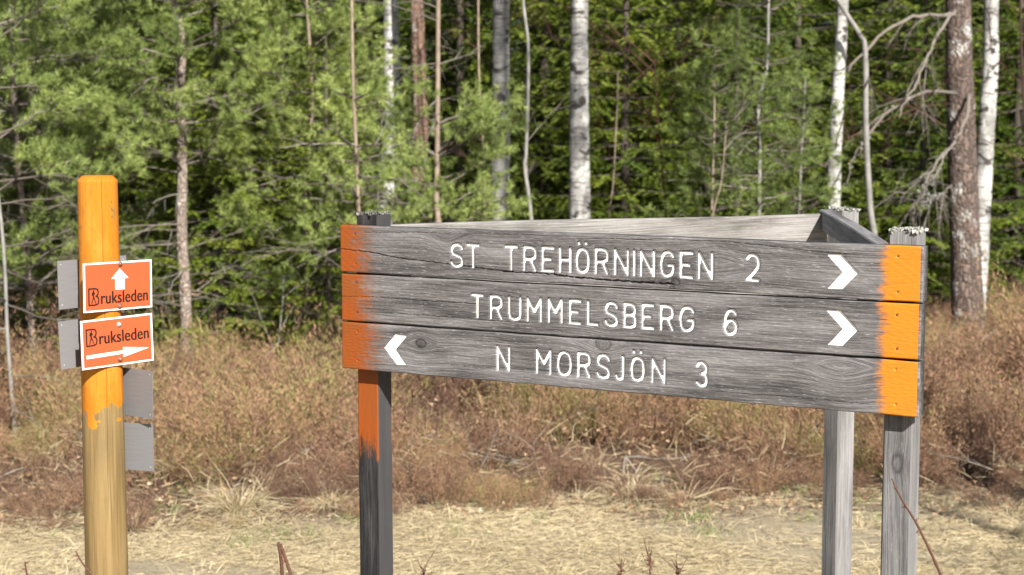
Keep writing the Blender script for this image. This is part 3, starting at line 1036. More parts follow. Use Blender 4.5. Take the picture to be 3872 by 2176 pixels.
HIKER = [(.47, .93), (.53, .97), (.60, .95), (.60, .88), (.57, .84), (.63, .78), (.69, .70), (.66, .66), (.58, .68), (.56, .58), (.60, .48), (.70, .26), (.80, .06), (.74, .05),
         (.62, .24), (.53, .42), (.46, .28), (.34, .06), (.24, .06), (.27, .10), (.38, .30), (.44, .52), (.42, .62), (.34, .60), (.32, .70), (.38, .82), (.46, .85)]
def logo_and_word(plate, x, z, h, x_end):
    """the big outlined letter with a walker inside, then the word"""
    mb = MB()
    wB = h * .64 * KX
    pts = np.array([(.62, 1), (0, 1), (0, 0), (.62, 0)])
    top = smooth_path([(.62, 1), (.88, .94), (.95, .76), (.88, .6), (.72, .53)], 12)
    bot = smooth_path([(.72, .53), (.92, .46), (1, .27), (.92, .07), (.62, 0)], 12)
    s = np.array([wB, h]); o = np.array([x, z])
    for p in (pts, top, bot): stroke(mb, p * s + o, h * .085, -.0024, -.0017)
    prism(mb, [(x + a * wB * .92, z + b * h * .92 + h * .03) for a, b in HIKER], -.0024, -.0017)
    cu = bpy.data.curves.new('word', 'FONT')
    cu.body = 'ruksleden'
    cu.space_character = 1.03
    tmp = bpy.data.objects.new('word', cu); COL.objects.link(tmp)
    bpy.context.view_layer.update()
    me = bpy.data.meshes.new_from_object(tmp.evaluated_get(bpy.context.evaluated_depsgraph_get()))
    co = np.array([v.co for v in me.vertices])[:, :2]
    fs = [list(p.vertices) for p in me.polygons]
    bpy.data.objects.remove(tmp)
    mn, mx = co.min(0), co.max(0)
    x0 = x + wB + h * .16 * KX
    k = (x_end - x0) / (mx[0] - mn[0])
    kz = h * .74 / (mx[1] - mn[1])
    xy = (co - np.array([mn[0], 0])) * np.array([k, kz]) + np.array([x0, z + h * .035])
    v = np.stack([xy[:, 0], np.full(len(xy), -.0022), xy[:, 1]], 1)
    t = [(f[0], f[i], f[i + 1]) for f in fs for i in range(1, len(f) - 1)]
    mb.add(v, t)
    # bolder strokes: a second copy a hair to the side
    for dx in (.0010, -.0010):
        mb.add(v + np.array([dx, -.00005 * (1 if dx > 0 else 2), 0]), t)
    mb.build('lettering', M_BLACK, plate, smooth=False)


PLW, PLH = .225, .1335
KX = PLW / .204
def plate(name, yaw_deg, v_mid, roll_deg, label, front, dx=0.0, post_side=1):
    """plate tangent to the post; yaw 0 faces the camera, + turns to the right"""
    a = R(yaw_deg)
    zc = P(388, v_mid, YP).z
    rr = lerp(r_bot, r_top, zc / ztop) + .0045
    nrm = Vector((sin(a), -cos(a), 0))
    mb = MB()
    box(mb, -PLW / 2, PLW / 2, -.0012, .0006, -PLH / 2, PLH / 2)
    mb_mat = M_WHITE if front else M_ALU
    o = mb.build(name, mb_mat, trail, smooth=False)
    o['label'] = label
    o.location = nrm * rr + Vector((0, 0, zc)) + Vector((cos(a), sin(a), 0)) * dx
    o.rotation_euler = (0, R(roll_deg), a)
    return o


m_ = .0046
def front_panel(pl):
    mb = MB(); box(mb, -PLW / 2 + m_ * 1.25, PLW / 2 - m_ * 1.25, -.0016, -.0011, -PLH / 2 + m_, PLH / 2 - m_)
    rivets(mb, PLW, PLH, -.0015)
    mb.build('panel', M_ORANGE, pl, smooth=False)


p1 = plate('sign_plate', 49, 1078, .6, 'orange plate with white upward arrow above the word', True, .017)
front_panel(p1)
mb = MB()
cx = .0045
for poly in ([(-.0258, .020), (0, .0475), (.0258, .020), (.0142, .020), (.0142, -.010), (-.0140, -.010), (-.0140, .020)],):
    prism(mb, [((x + cx) * KX, z) for x, z in poly], -.0023, -.0016)
mb.build('arrow', M_WHITE, p1, smooth=False)
logo_and_word(p1, -.0872 * KX, -.0475, .0445, .0880 * KX)
bolt(p1, .0065, .0595, M_RUST); bolt(p1, .0035, -.0560, M_RUST)

p2 = plate('sign_plate', 45, 1285, -1.2, 'orange plate with long white rightward arrow below the word', True, .014)
front_panel(p2)
mb = MB()
prism(mb, [(x * KX, z) for x, z in [(-.0890, -.0385), (.0140, -.0360), (.0140, -.0455), (.0895, -.0285), (.0140, -.0180), (.0140, -.0270), (-.0890, -.0290)]], -.0023, -.0016)
mb.build('arrow', M_WHITE, p2, smooth=False)
logo_and_word(p2, -.0872 * KX, -.0035, .0445, .0895 * KX)
bolt(p2, .0060, .0455, M_ZINC); bolt(p2, .0050, -.0510, M_RUST)

for yaw, v, roll, lb in ((228, 1074, .8, 'bare metal back of the upper plate on the far left side'), (226, 1298, 2.2, 'bare metal back of the lower plate on the far left side'),
                         (145, 1488, -.5, 'bare metal back of the plate on the right, just under the orange plates'), (159, 1699, .2, 'bare metal back of the lowest plate on the right')):
    pl = plate('metal_plate', yaw, v, roll, lb, False, -.018 if yaw > 180 else (-.009 if yaw > 150 else -.022))
    # the reverse side is in view: rivets seen from the inner side
    for sx in (-1, 1):
        for sz in (-1, 1):
            x, z = sx * (PLW / 2 - .011), sz * (PLH / 2 - .011)
            mb = MB()
            tube(mb, [(x, .0005, z), (x, .0016, z)], .002, 8)
            mb.build('rivet', M_ZINC, pl)
    mb = MB(); box(mb, -PLW / 2 + m_, PLW / 2 - m_, -.0017, -.0013, -PLH / 2 + m_, PLH / 2 - m_)
    mb.build('panel', M_ORANGE, pl, smooth=False)

# ------------------------------------------------------------------ trunks
def trunk_pts(px, Y, top_z, depth_lean=0.0):
    """smooth 3D line through the given photo points at distance Y, run on to the ground and up to top_z"""
    p = [np.array(P(u, v, Y)) for u, v in px]
    if p[0][2] < p[-1][2]: p = p[::-1]
    d = (p[-2] - p[-1]); d = d / max(d[2], .05)
    g = float(gz(p[-1][0], Y)) - .06
    if p[-1][2] > g: p.append(p[-1] - d * (p[-1][2] - g) * np.array([.6, .6, 1]))
    d = (p[0] - p[1]); d = d / max(abs(d[2]), .05)
    if top_z > p[0][2]:
        h = top_z - p[0][2]
        p.insert(0, p[0] + np.array([d[0] * h * .5, 0, h]))
        p.insert(1, (p[0] + p[1]) / 2 + np.array([d[0] * h * .1, 0, 0]))
    p = p[::-1]
    s = smooth_path(p, 60)
    return s


def make_trunk(root, pts, r0, r1, material, sides=18, rough=.03, name='trunk', flare=.25):
    n = len(pts)
    z = np.linspace(0, 1, n)
    r = lerp(r0, r1, z) * (1 + flare * np.exp(-(pts[:, 2] - pts[0, 2]) / .25))
    # closer rows low down where the camera looks
    p = smooth_path(pts, 140)
    r = np.interp(np.linspace(0, 1, 140), z, r)
    mb = MB()
    tube(mb, p - np.array(root.location), r, sides, rough)
    return mb.build(name, material, root)


def bare_twigs(mb, base, d, L, r, depth=2, n=5, tint=.5, droop=-.15):
    d = norm(d)
    side = norm(np.cross(d, rng.standard_normal(3)))
    t = np.linspace(0, 1, 7)[:, None]
    pts = base + d * L * t + side * L * rng.uniform(-.18, .18) * t ** 2 + np.array([0, 0, droop * L]) * t ** 2 + rng.normal(0, .015 * L, (7, 3)) * t
    tube(mb, pts, np.linspace(r, r * .35, 7), 4 if r < .006 else 5, cap=False, tint=float(np.clip(tint + rng.uniform(-.25, .25), 0, 1)))
    if depth > 0:
        for k in range(n):
            f = rng.uniform(.25, .98)
            i = min(5, int(f * 6))
            dd = norm(d + rng.standard_normal(3) * .65)
            bare_twigs(mb, pts[i], dd, L * rng.uniform(.25, .5), r * .5, depth - 1, max(2, n - 2), tint, droop)


def birch(px, Y, w_px, label, top=7.0, w_top=None, twigs=6, mat_=None):
    pts = trunk_pts(px, Y, top)
    g = pts[0]
    root = thing('birch_tree', label, 'tree', (g[0], g[1], g[2] + .06), 'birches at the forest edge')
    r = w_px / F * Y / 2
    make_trunk(root, pts, r * 1.12, r * .62, mat_ or M_BIRCH)
    mb = MB()
    for k in range(twigs):
        i = rng.integers(14, 59)
        if pts[i][2] < .9: continue
        a = rng.uniform(0, 2 * pi)
        bare_twigs(mb, pts[i] - np.array(root.location), np.array([cos(a), sin(a), .6]), rng.uniform(.5, 1.3), .006, 2, 5, .25, -.1)
    for k in range(10):
        a = rng.uniform(0, 2 * pi); i = rng.integers(44, 59)
        bare_twigs(mb, pts[i] - np.array(root.location), np.array([cos(a), sin(a), .9]), rng.uniform(.8, 1.6), .012, 2, 6, .2, -.15)
    mb.build('branches', M_REDTWIG, root)
    return root


birch([(1478, 0), (1482, 250), (1487, 500), (1470, 640), (1462, 800)], 13.4, 74, 'white birch immediately left of the flaky reddish pine trunk', mat_=M_SUNLITBIRCH)
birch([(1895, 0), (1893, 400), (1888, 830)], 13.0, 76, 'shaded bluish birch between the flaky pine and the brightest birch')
birch([(2192, 0), (2190, 400), (2192, 830)], 12.4, 79, 'brightest straight birch rising behind the middle of the boards', mat_=M_SUNLITBIRCH)
birch([(3188, 0), (3172, 300), (3158, 560), (3150, 790)], 11.4, 53, 'slender leaning birch just above the rear post of the sign', 5.5, mat_=M_SUNLITBIRCH)
birch([(3748, 0), (3745, 250), (3725, 550), (3700, 1000), (3685, 1200)], 12.9, 72, 'blotchy birch tight behind the thick red pine at the right', mat_=M_SUNLITBIRCH)
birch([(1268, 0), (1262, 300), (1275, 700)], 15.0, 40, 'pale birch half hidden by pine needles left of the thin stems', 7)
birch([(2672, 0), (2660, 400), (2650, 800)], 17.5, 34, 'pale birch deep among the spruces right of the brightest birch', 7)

# ------------------------------------------------------------------ conifer foliage
def pine_shoots(mb, pos, d, ln, n_need, nl, tint):
    """bottle-brush shoots; pos, d (k,3)"""
    k = len(pos)
    d = norm(d)
    a = norm(np.cross(d, np.array([.13, .21, 1.0])))
    b = np.cross(d, a)
    u = rng.uniform(.1, 1, (k, n_need)) ** .8
    th = rng.uniform(0, 2 * pi, (k, n_need))
    radial = a[:, None] * np.cos(th)[..., None] + b[:, None] * np.sin(th)[..., None]
    p = pos[:, None] + d[:, None] * (u * ln[:, None])[..., None]
    nd = d[:, None] * rng.uniform(.35, .9, (k, n_need, 1)) + radial * .85
    L = nl * rng.uniform(.7, 1.15, (k, n_need))
    t = np.repeat(tint, n_need) + rng.normal(0, .05, k * n_need)
    needles(mb, p.reshape(-1, 3), nd.reshape(-1, 3), L.ravel(), np.full(k * n_need, .0038), np.clip(t, 0, 1))


def add_pine(root, pts, z0, z1, L0, L1, step, dens=1.0, dead=(.1, 1.0), n_dead=16, tint=.5, nb=5, need=58, z_end=None):
    """live whorls between z0 and z1 along trunk pts, dead grey twigs between dead[0] and dead[1]"""
    loc = np.array(root.location)
    zz = pts[:, 2]
    at = lambda z: np.array([np.interp(z, zz, pts[:, 0]), np.interp(z, zz, pts[:, 1]), z])
    wood, leaf = MB(), MB()
    sp, sd_, sl_, st_ = [], [], [], []
    z = z0
    while z < z1:
        f = (z - z0) / max(z1 - z0, .01)
        az0 = rng.uniform(0, 2 * pi)
        for k in range(nb):
            az = az0 + 2 * pi * k / nb + rng.normal(0, .25)
            L = lerp(L0, L1, f) * rng.uniform(.6, 1.15)
            el = rng.uniform(.0, .45)
            d = np.array([cos(az) * cos(el), sin(az) * cos(el), sin(el)])
            t = np.linspace(0, 1, 8)[:, None]
            bp = at(z + rng.normal(0, .03)) - loc + d * L * t + np.array([0, 0, .22 * L]) * t ** 2 * rng.uniform(-.5, 1.3) + rng.normal(0, .02 * L, (8, 3)) * t
            tube(wood, bp, np.linspace(.009, .0028, 8) * (.6 + L * .5), 5, cap=False, tint=float(rng.uniform(.05, .4)))
            bt = tint + rng.normal(0, .13)
            ns = max(4, int(L * 24 * dens))
            for s in range(ns):
                f2 = rng.uniform(.38, 1.0) if s else 1.0
                i = min(6, int(f2 * 7)); pb = bp[i] + (bp[i + 1] - bp[i]) * (f2 * 7 - i)
                bd = norm(bp[i + 1] - bp[i])
                sl2 = (L * .35 * (1.15 - f2) + .05) * rng.uniform(.7, 1.3)
                sd = norm(bd + norm(rng.standard_normal(3)) * .75 + np.array([0, 0, .18]))
                e = pb + sd * sl2
                if sl2 > .09: tube(wood, np.array([pb, (pb + e) / 2 + rng.normal(0, .006, 3), e]), [.003, .0024, .002], 4, cap=False, tint=.2)
                for q in range(1 + int(sl2 / .10) + (rng.random() < .5)):
                    sp.append(e - sd * q * .07 + rng.normal(0, .012, 3)); sd_.append(norm(sd + norm(rng.standard_normal(3)) * .55 + np.array([0, 0, .25])))
                    sl_.append(rng.uniform(.06, .12)); st_.append(np.clip(bt + rng.normal(0, .1), 0, 1))
        z += step * rng.uniform(.75, 1.25)
    pine_shoots(leaf, np.array(sp), np.array(sd_), np.array(sl_), need, .042, np.array(st_))
    dm = MB()
    for k in range(n_dead):
        zq = rng.uniform(*dead); az = rng.uniform(0, 2 * pi)
        bare_twigs(dm, at(zq) - loc, np.array([cos(az), sin(az), rng.uniform(-.25, .35)]), rng.uniform(.3, .75), .005, 2, 3, .5, -.12)
    cr = leaf.build('crown', M_PINE, root)
    wood.build('branches', M_TWIG, root)
    if n_dead: dm.build('dead_branches', M_TWIG, root)


def young_pine(px, Y, w_px, label, bark, top=3.6, **kw):
    pts = trunk_pts(px, Y, top)
    g = pts[0]
    root = thing('pine_tree', label, 'tree', (g[0], g[1], g[2] + .06), 'young pines at the forest edge')
    r = w_px / F * Y / 2
    make_trunk(root, pts, r * 1.1, r * .55, bark, 12, .04)
    add_pine(root, pts, **kw)
    return root


# the pine with the pale crooked trunk right of the orange post
young_pine([(655, 0), (690, 150), (680, 350), (688, 560), (690, 700), (688, 900), (700, 1100), (708, 1360)], 10.4, 44, 'young pine with pale crooked trunk right of the orange post', M_YOUNGBARK,
           z0=1.35, z1=2.75, L0=.5, L1=.8, step=.20, dead=(.45, 1.9), n_dead=34, tint=.5, nb=6)
young_pine([(40, 0), (60, 500), (95, 900), (130, 1400)], 9.7, 26, 'bushy pine at the left edge with a slim pale stem', M_YOUNGBARK,
           z0=.65, z1=2.75, L0=.65, L1=.8, step=.20, dead=(.3, 1.5), n_dead=30, tint=.55, nb=6)
young_pine([(-60, 300), (10, 900), (30, 1300), (55, 1600)], 8.4, 15, 'thin grey pine stem leaning in front of the left edge thicket', M_GREYBARK,
           top=2.6, z0=1.25, z1=2.6, L0=.4, L1=.5, step=.25, dead=(.3, 1.2), n_dead=10, tint=.5)
young_pine([(330, 0), (310, 500), (330, 1000), (300, 1350)], 11.0, 26, 'dense young pine behind the top of the orange post', M_YOUNGBARK,
           z0=.55, z1=2.8, L0=.75, L1=.75, step=.22, dead=(.3, 1.4), n_dead=26, tint=.45, nb=6)
young_pine([(200, 300), (130, 500), (230, 700), (330, 900), (420, 1300)], 10.6, 24, 'leaning grey pine crossing behind the orange post', M_GREYBARK,
           top=2.6, z0=1.3, z1=2.5, L0=.5, L1=.6, step=.3, dead=(.4, 1.8), n_dead=26, tint=.5, nb=4)
young_pine([(1000, 0), (985, 500), (975, 1200)], 11.3, 18, 'light green pine between the crooked pine and the sign', M_TANBARK,
           z0=.7, z1=2.8, L0=.65, L1=.7, step=.22, dead=(.3, 1.4), n_dead=18, tint=.62)
young_pine([(1160, 0), (1180, 400), (1150, 800), (1170, 1250)], 10.8, 15, 'wispy pine just left of the upper sign corner', M_TANBARK,
           z0=.55, z1=2.8, L0=.5, L1=.5, step=.22, dead=(.3, 1.3), n_dead=22, tint=.6)
young_pine([(1330, 0), (1335, 300), (1348, 600), (1357, 830)], 9.5, 15, 'slim tan pine stem right above the left sign post', M_TANBARK,
           z0=.75, z1=1.75, L0=.34, L1=.22, dens=.7, step=.24, dead=(.8, 1.5), n_dead=14, tint=.65)
young_pine([(1657, 0), (1655, 400), (1653, 600), (1650, 780), (1660, 860)], 10.4, 23, 'straight tan pine in front of the flaky trunk with tufts across the birches', M_TANBARK,
           top=4.2, z0=.95, z1=1.68, L0=.5, L1=.45, step=.15, dead=(1.2, 2.6), n_dead=10, tint=.55, nb=6)
young_pine([(2702, 260), (2700, 500), (2690, 860)], 10.2, 9, 'short dark sapling pine above the board between the birches and rear post', M_TANBARK,
           top=2.1, z0=.95, z1=2.05, L0=.28, dens=.45, L1=.14, step=.15, dead=(.6, .9), n_dead=6, tint=.32, nb=5, need=40)
young_pine([(2905, 60), (2900, 250), (2868, 400), (2872, 600), (2870, 860)], 10.6, 15, 'small dark forked pine left of the slender leaning birch', M_GREYBARK,
           top=2.45, z0=1.1, z1=2.4, L0=.36, dens=.45, L1=.2, step=.17, dead=(.9, 1.6), n_dead=8, tint=.3, nb=5, need=40)
young_pine([(3040, 420), (3030, 600), (3020, 860)], 10.9, 9, 'low dark sapling pine hugging the slender leaning birch', M_GREYBARK,
           top=1.9, z0=.7, z1=1.85, L0=.24, dens=.45, L1=.16, step=.15, dead=(.6, .9), n_dead=4, tint=.3, nb=5, need=40)

# the flaky pine trunk
def old_pine(px, Y, w_px, label, bark, top=8.0):
    pts = trunk_pts(px, Y, top)
    g = pts[0]
    root = thing('pine_tree', label, 'tree', (g[0], g[1], g[2] + .06), 'old pines at the forest edge')
    r = w_px / F * Y / 2
    make_trunk(root, pts, r * 1.08, r * .7, bark, 26, .022)
    return root, pts


fp, fpts = old_pine([(1577, 0), (1585, 250), (1590, 500), (1578, 800)], 12.9, 60, 'flaky reddish pine trunk between white and bluish birches', M_FLAKY)
add_pine(fp, fpts, 4.6, 7.8, 1.1, .7, .45, n_dead=5, dead=(1.9, 2.6), need=20)
bp_, bpts = old_pine([(3622, 0), (3632, 400), (3645, 800), (3660, 1230)], 12.0, 116, 'thick red-brown pine trunk at the right with arching dead branches', M_PINEBARK)
add_pine(bp_, bpts, 4.6, 7.8, 1.2, .8, .4, n_dead=0, dead=(1.9, 2.6), need=20)
tp = thing('pine_tree', 'tall unseen pine beside the clearing, placed so its crown shades the bluish birch', 'tree', (2.62, 6.0, 0), 'old pines at the forest edge')  # tree out of view, placed for the shade it throws on the birch
tpts = smooth_path([(2.62, 6.0, -.1), (2.66, 6.0, 3), (2.6, 6.02, 8.6)], 60)
make_trunk(tp, tpts, .09, .03, M_PINEBARK, 16, .02)
add_pine(tp, tpts, 5.2, 8.2, .75, .45, .34, n_dead=4, dead=(3.4, 5), need=26)
bt_ = thing('pine_tree', 'small open unseen pine beside the strip, placed to shade its right corner', 'tree', (2.95, 3.7, 0), 'young pines at the forest edge')  # out of view, added for dappled shade on the straw
bpt = smooth_path([(2.95, 3.7, -.1), (2.98, 3.7, 1.5), (2.94, 3.72, 3.3)], 60)
make_trunk(bt_, bpt, .035, .012, M_YOUNGBARK, 12, .03)
add_pine(bt_, bpt, 1.55, 3.2, .55, .3, .28, dens=.35, n_dead=8, dead=(.9, 1.6), need=26, nb=4)
DEAD = [([(3610, 60), (3560, 58), (3440, 70), (3330, 130), (3230, 240), (3190, 310), (3140, 430)], .016),
        ([(3612, 40), (3560, 110), (3510, 210), (3460, 320), (3420, 390), (3395, 450)], .013),
        ([(3615, 355), (3572, 350), (3490, 350), (3420, 385), (3330, 450), (3280, 520), (3250, 550), (3220, 620), (3200, 720)], .014),
        ([(3662, 360), (3655, 450), (3610, 530), (3560, 590), (3520, 650), (3480, 740), (3445, 830)], .014),
        ([(3590, 560), (3540, 650), (3505, 700), (3480, 750)], .008),
        ([(3600, 700), (3560, 740), (3520, 745), (3490, 790)], .007)]
for k, (px, r) in enumerate(DEAD):
    mb = MB()
    n = len(px)
    pts = smooth_path([np.array(P(u, v, 12.0 - .12 - (.5 + .12 * k) * sin(pi * .5 * i / (n - 1)))) for i, (u, v) in enumerate(px)], 26)
    pts[1:] += rng.normal(0, .006, (25, 3))
    loc = np.array(bp_.location)
    tube(mb, pts - loc, np.linspace(r, r * .32, 26), 7, .10, cap=True, tint=.36)
    for q in range(6):
        i = rng.integers(5, 25)
        dd = norm(pts[i] - pts[i - 1]) + rng.standard_normal(3) * .7 + np.array([0, 0, -.5])
        bare_twigs(mb, pts[i] - loc, dd, rng.uniform(.15, .45), .004, 1, 4, .55, -.3)
    if k in (3, 4, 5, 2):       # lichen crusts on the twigs
        lm = MB()
        for q in range(60):
            i = rng.integers(8, 26)
            c = pts[i] - loc + rng.normal(0, .016, 3)
            needles(lm, np.repeat(c[None], 3, 0), rng.standard_normal((3, 3)), np.full(3, .014), np.full(3, .011), .45 + rng.uniform(-.3, .3))
        ob = mb.build('dead_branch', M_TWIG, bp_)
        lm.build('lichen', M_LICHEN, ob, smooth=False)
    else:
        mb.build('dead_branch', M_TWIG, bp_)

# thin bare stems
def stem(px, Y, w_px, label, material, top, name='bare_sapling', tw=5, tint=.5, group='bare saplings among the trees'):
    pts = trunk_pts(px, Y, top)
    root = thing(name, label, 'sapling', tuple(pts[0]), group)
    r = w_px / F * Y / 2
    make_trunk(root, pts, r, r * .6, material, 9, .03, 'stem', .1)
    mb = MB()
    for k in range(tw):
        i = rng.integers(12, 58); a = rng.uniform(0, 2 * pi)
        bare_twigs(mb, pts[i] - np.array(root.location), np.array([cos(a), sin(a), .8]), rng.uniform(.25, .6), .0035, 2, 4, tint, -.05)
    mb.build('twigs', M_TWIG if tint > .4 else M_REDTWIG, root)
    return root


stem([(1808, 0), (1812, 300), (1830, 600), (1832, 840)], 11.6, 10, 'thin tan sapling close left of the shaded bluish birch', M_TANBARK, 3.4, tint=.3)
stem([(1978, 0), (1998, 200), (1990, 560), (1985, 640), (2010, 840)], 11.0, 16, 'smooth grey sapling between the shaded bluish birch and the brightest birch', M_GREYBARK, 3.6)
stem([(3150, -30), (3205, 60), (3250, 130), (3272, 200), (3275, 500), (3290, 780), (3310, 930)], 11.2, 27, 'smooth grey stem bent at the top between slender birch and thick pine', M_GREYBARK, 2.2, tw=6)
stem([(3858, 0), (3866, 300), (3900, 900)], 10.8, 11, 'thin reddish sapling at the right edge of the clearing', M_REDTWIG, 3.2, tw=14, tint=.3)
stem([(2480, 330), (2500, 600), (2520, 840)], 10.4, 7, 'thin red-brown shrub stem above the board right of the brightest birch', M_REDTWIG, 2.0, 'bare_shrub', 12, .3)
stem([(2330, 480), (2318, 700), (2300, 840)], 11.4, 7, 'straight tan shoot close right of the brightest birch', M_TANBARK, 1.95, 'bare_shrub', 4, .3)
stem([(2740, 560), (2725, 700), (2690, 850)], 10.0, 7, 'curved pale shoot beside the short dark sapling pine', M_TANBARK, 1.6, 'bare_shrub', 4, .6)
stem([(1907, 1450), (1912, 1560), (1925, 1620)], 9.0, 9, 'short grey dead stick standing in heather under the boards', M_GREYBARK, .9, 'dead_stick', 2, .6, 'dead sticks in the heather')
stem([(2255, 1560), (2240, 1640), (2228, 1700)], 8.4, 8, 'slanting grey dead stick in heather below the middle board', M_GREYBARK, .75, 'dead_stick', 1, .6, 'dead sticks in the heather')
stem([(1060, 1230), (1050, 1300), (1000, 1360)], 10.0, 7, 'pale leaning dead stick in heather left of the sign', M_GREYBARK, .7, 'dead_stick', 3, .7, 'dead sticks in the heather')


# spruce prototypes: trunk + crown, copied
def spruce_meshes(H, Lmax, detail, seed, zmin=.1):
    global rng
    keep = rng; rng = np.random.default_rng(seed)
    leaf, wood = MB(), MB()
    tube(wood, [(0, 0, -.1), (0.02, 0, H * .5), (0, 0, H)], [.011 * H, .006 * H, .002 * H], 8, tint=.35)
    pos, dr, ti = [], [], []
    z = zmin
    while z < H * .98:
        f = z / H
        L_ = Lmax * (1 - f) ** .75 + .08
        nb = int(7 if detail > .5 else 6)
        az0 = rng.uniform(0, 6.3)
        for k in range(nb):
            az = az0 + 2 * pi * k / nb + rng.normal(0, .22)
            L = L_ * rng.uniform(.65, 1.15)
            d = np.array([cos(az), sin(az), 0.0]); sd = np.array([-sin(az), cos(az), 0.0])
            t = np.linspace(0, 1, 9)
            sag = rng.uniform(.15, .45) * (1 - f)
            bz = z + L * (-sag * t + .75 * sag * t ** 2 + .25 * f * t)
            bp = d[None] * (L * t)[:, None] + sd[None] * (.06 * L * np.sin(t * 3 + k))[:, None]; bp[:, 2] = bz
            if detail > .5 or k % 2: tube(wood, bp, np.linspace(.010, .002, 9) * (.5 + L * .5), 4, cap=False, tint=float(rng.uniform(.1, .45)))
            n_t = max(4, int(L / (.042 if detail > .5 else .085)))
            bt = .42 + rng.normal(0, .13)
            for q in range(n_t):
                tt = rng.uniform(.15, 1) ** .8
                b0 = np.array([np.interp(tt, t, bp[:, 0]), np.interp(tt, t, bp[:, 1]), np.interp(tt, t, bz)])
                s = 1 if q % 2 else -1
                td = norm(d * rng.uniform(.5, 1.0) + sd * s * rng.uniform(.5, 1.1) + np.array([0, 0, rng.uniform(-.5, .15)]))
                tl = (.07 + .36 * L * (1 - tt) * .8) * rng.uniform(.7, 1.2)
                if q == 0: td, tl, b0 = d, .09, bp[-1]
                step = .010 if detail > .5 else .026
                m = max(4, int(tl / step))
                u = np.linspace(0, 1, m)
                c = b0 + td * (u * tl)[:, None] + np.array([0, 0, -.25 * tl]) * (u ** 2)[:, None]
                sdv = norm(np.cross(td, [0, 0, 1.0]))
                for g in (-1, 1):
                    pos.append(c); dr.append(td * .75 + sdv * g * .8 + np.array([0, 0, .25]) + rng.normal(0, .18, (m, 3)))
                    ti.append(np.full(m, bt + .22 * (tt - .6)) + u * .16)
        z += (.125 if detail > .5 else .2) * rng.uniform(.8, 1.2)
    pos, dr, ti = np.concatenate(pos), np.concatenate(dr), np.concatenate(ti)
    if detail > .5: needles(leaf, pos, dr, rng.uniform(.022, .038, len(pos)), np.full(len(pos), .0085), np.clip(ti, 0, 1))
    else: needles(leaf, pos, dr, rng.uniform(.05, .09, len(pos)), np.full(len(pos), .022), np.clip(ti, 0, 1))
    rng = keep
    return leaf, wood


PROTO = []
for s, (H, L) in enumerate(((4.6, 1.05), (5.4, 1.2), (3.6, .85))):
    lf, wd = spruce_meshes(H, L, 1.0, 100 + s)
    PROTO.append((lf.mesh('crown', M_SPRUCE), wd.mesh('trunk', M_SPRUCEWOOD)))
SPRUCES = [  # photo x, distance, prototype, scale, turn, label
 (90, 11.2, 0, .75, 0, 'bright spruce filling the gap behind the left edge pine'),
 (500, 11.3, 2, .9, 1, 'bright spruce between the orange post and the crooked pine'),
 (830, 10.9, 0, .72, 2, 'bright yellow-green spruce directly right of the crooked pine trunk'),
 (1085, 11.6, 1, .72, 3, 'spruce behind the wispy pine left of the sign'),
 (1240, 10.6, 2, .62, 4, 'low bright spruce at the left end of the sign'),
 (1400, 14.6, 1, 1.05, 1.7, 'dark spruce behind the white birch and thin stems'),
 (1740, 14.4, 0, 1.1, 5, 'dark spruce between the flaky pine and the bluish birch'),
 (2050, 14.6, 1, 1, .6, 'dark spruce filling the gap between the bluish and brightest birches'),
 (2360, 13.6, 0, .95, 1.2, 'olive spruce right of the brightest birch trunk'),
 (2560, 14.8, 1, 1.15, 2.2, 'tall sunlit spruce behind the red-brown shrub stem'),
 (2790, 13.4, 2, 1.1, 3.1, 'spruce between the two dark sapling pines'),
 (3010, 14.2, 0, 1.05, 4.1, 'spruce behind the forked pine and slender birch'),
 (3340, 14.9, 1, 1.05, 5.2, 'deep green spruce under the arching dead branches'),
 (3480, 13.7, 2, 1.0, .3, 'low spruce behind the lichen-covered dead branch'),
 (3840, 14.6, 0, 1.15, 1.4, 'dark spruce right of the blotchy birch'),
]
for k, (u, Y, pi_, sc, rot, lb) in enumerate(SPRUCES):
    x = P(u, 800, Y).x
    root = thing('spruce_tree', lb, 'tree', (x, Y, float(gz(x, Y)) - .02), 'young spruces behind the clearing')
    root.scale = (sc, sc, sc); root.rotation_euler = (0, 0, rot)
    link('trunk', PROTO[pi_][1], root); link('crown', PROTO[pi_][0], root).color = (.5 + (.16 if 'bright' in lb else .13 if 'sunlit' in lb or 'olive' in lb else -.26 if 'dark' in lb or 'deep' in lb else 0),) * 3 + (1,)  # sunlit and shaded looks put into each crown's tint

# forest further in, one mass
lf, wd = spruce_meshes(9.0, 2.1, .2, 300)
fv, ft, fq, fa = lf.arrays()
far = MB()
for row, (Y, n, half) in enumerate(((17.6, 11, 7.5), (20, 12, 8.8), (23, 13, 10.5), (27, 14, 13), (31, 15, 15))):
    for i in range(n):
        x = lerp(-half, half, (i + .5 * (row % 2)) / (n - 1)) + rng.normal(0, .25)
        y = Y + rng.normal(0, .5); a = rng.uniform(0, 6.3); s = rng.uniform(.85, 1.3)
        v = fv * s
        v = np.stack([v[:, 0] * cos(a) - v[:, 1] * sin(a) + x, v[:, 0] * sin(a) + v[:, 1] * cos(a) + y, v[:, 2] + float(gz(x, y)) - .1], 1)
        far.add(v, ft, None, tint=np.clip(fa['tint'] + rng.normal(-.26, .1), 0, 1))  # lowered needle tint stands in for shade inside the forest
tag(far.build('distant_forest', M_SPRUCE), 'dense dark spruce forest filling the background', 'forest', kind='stuff')

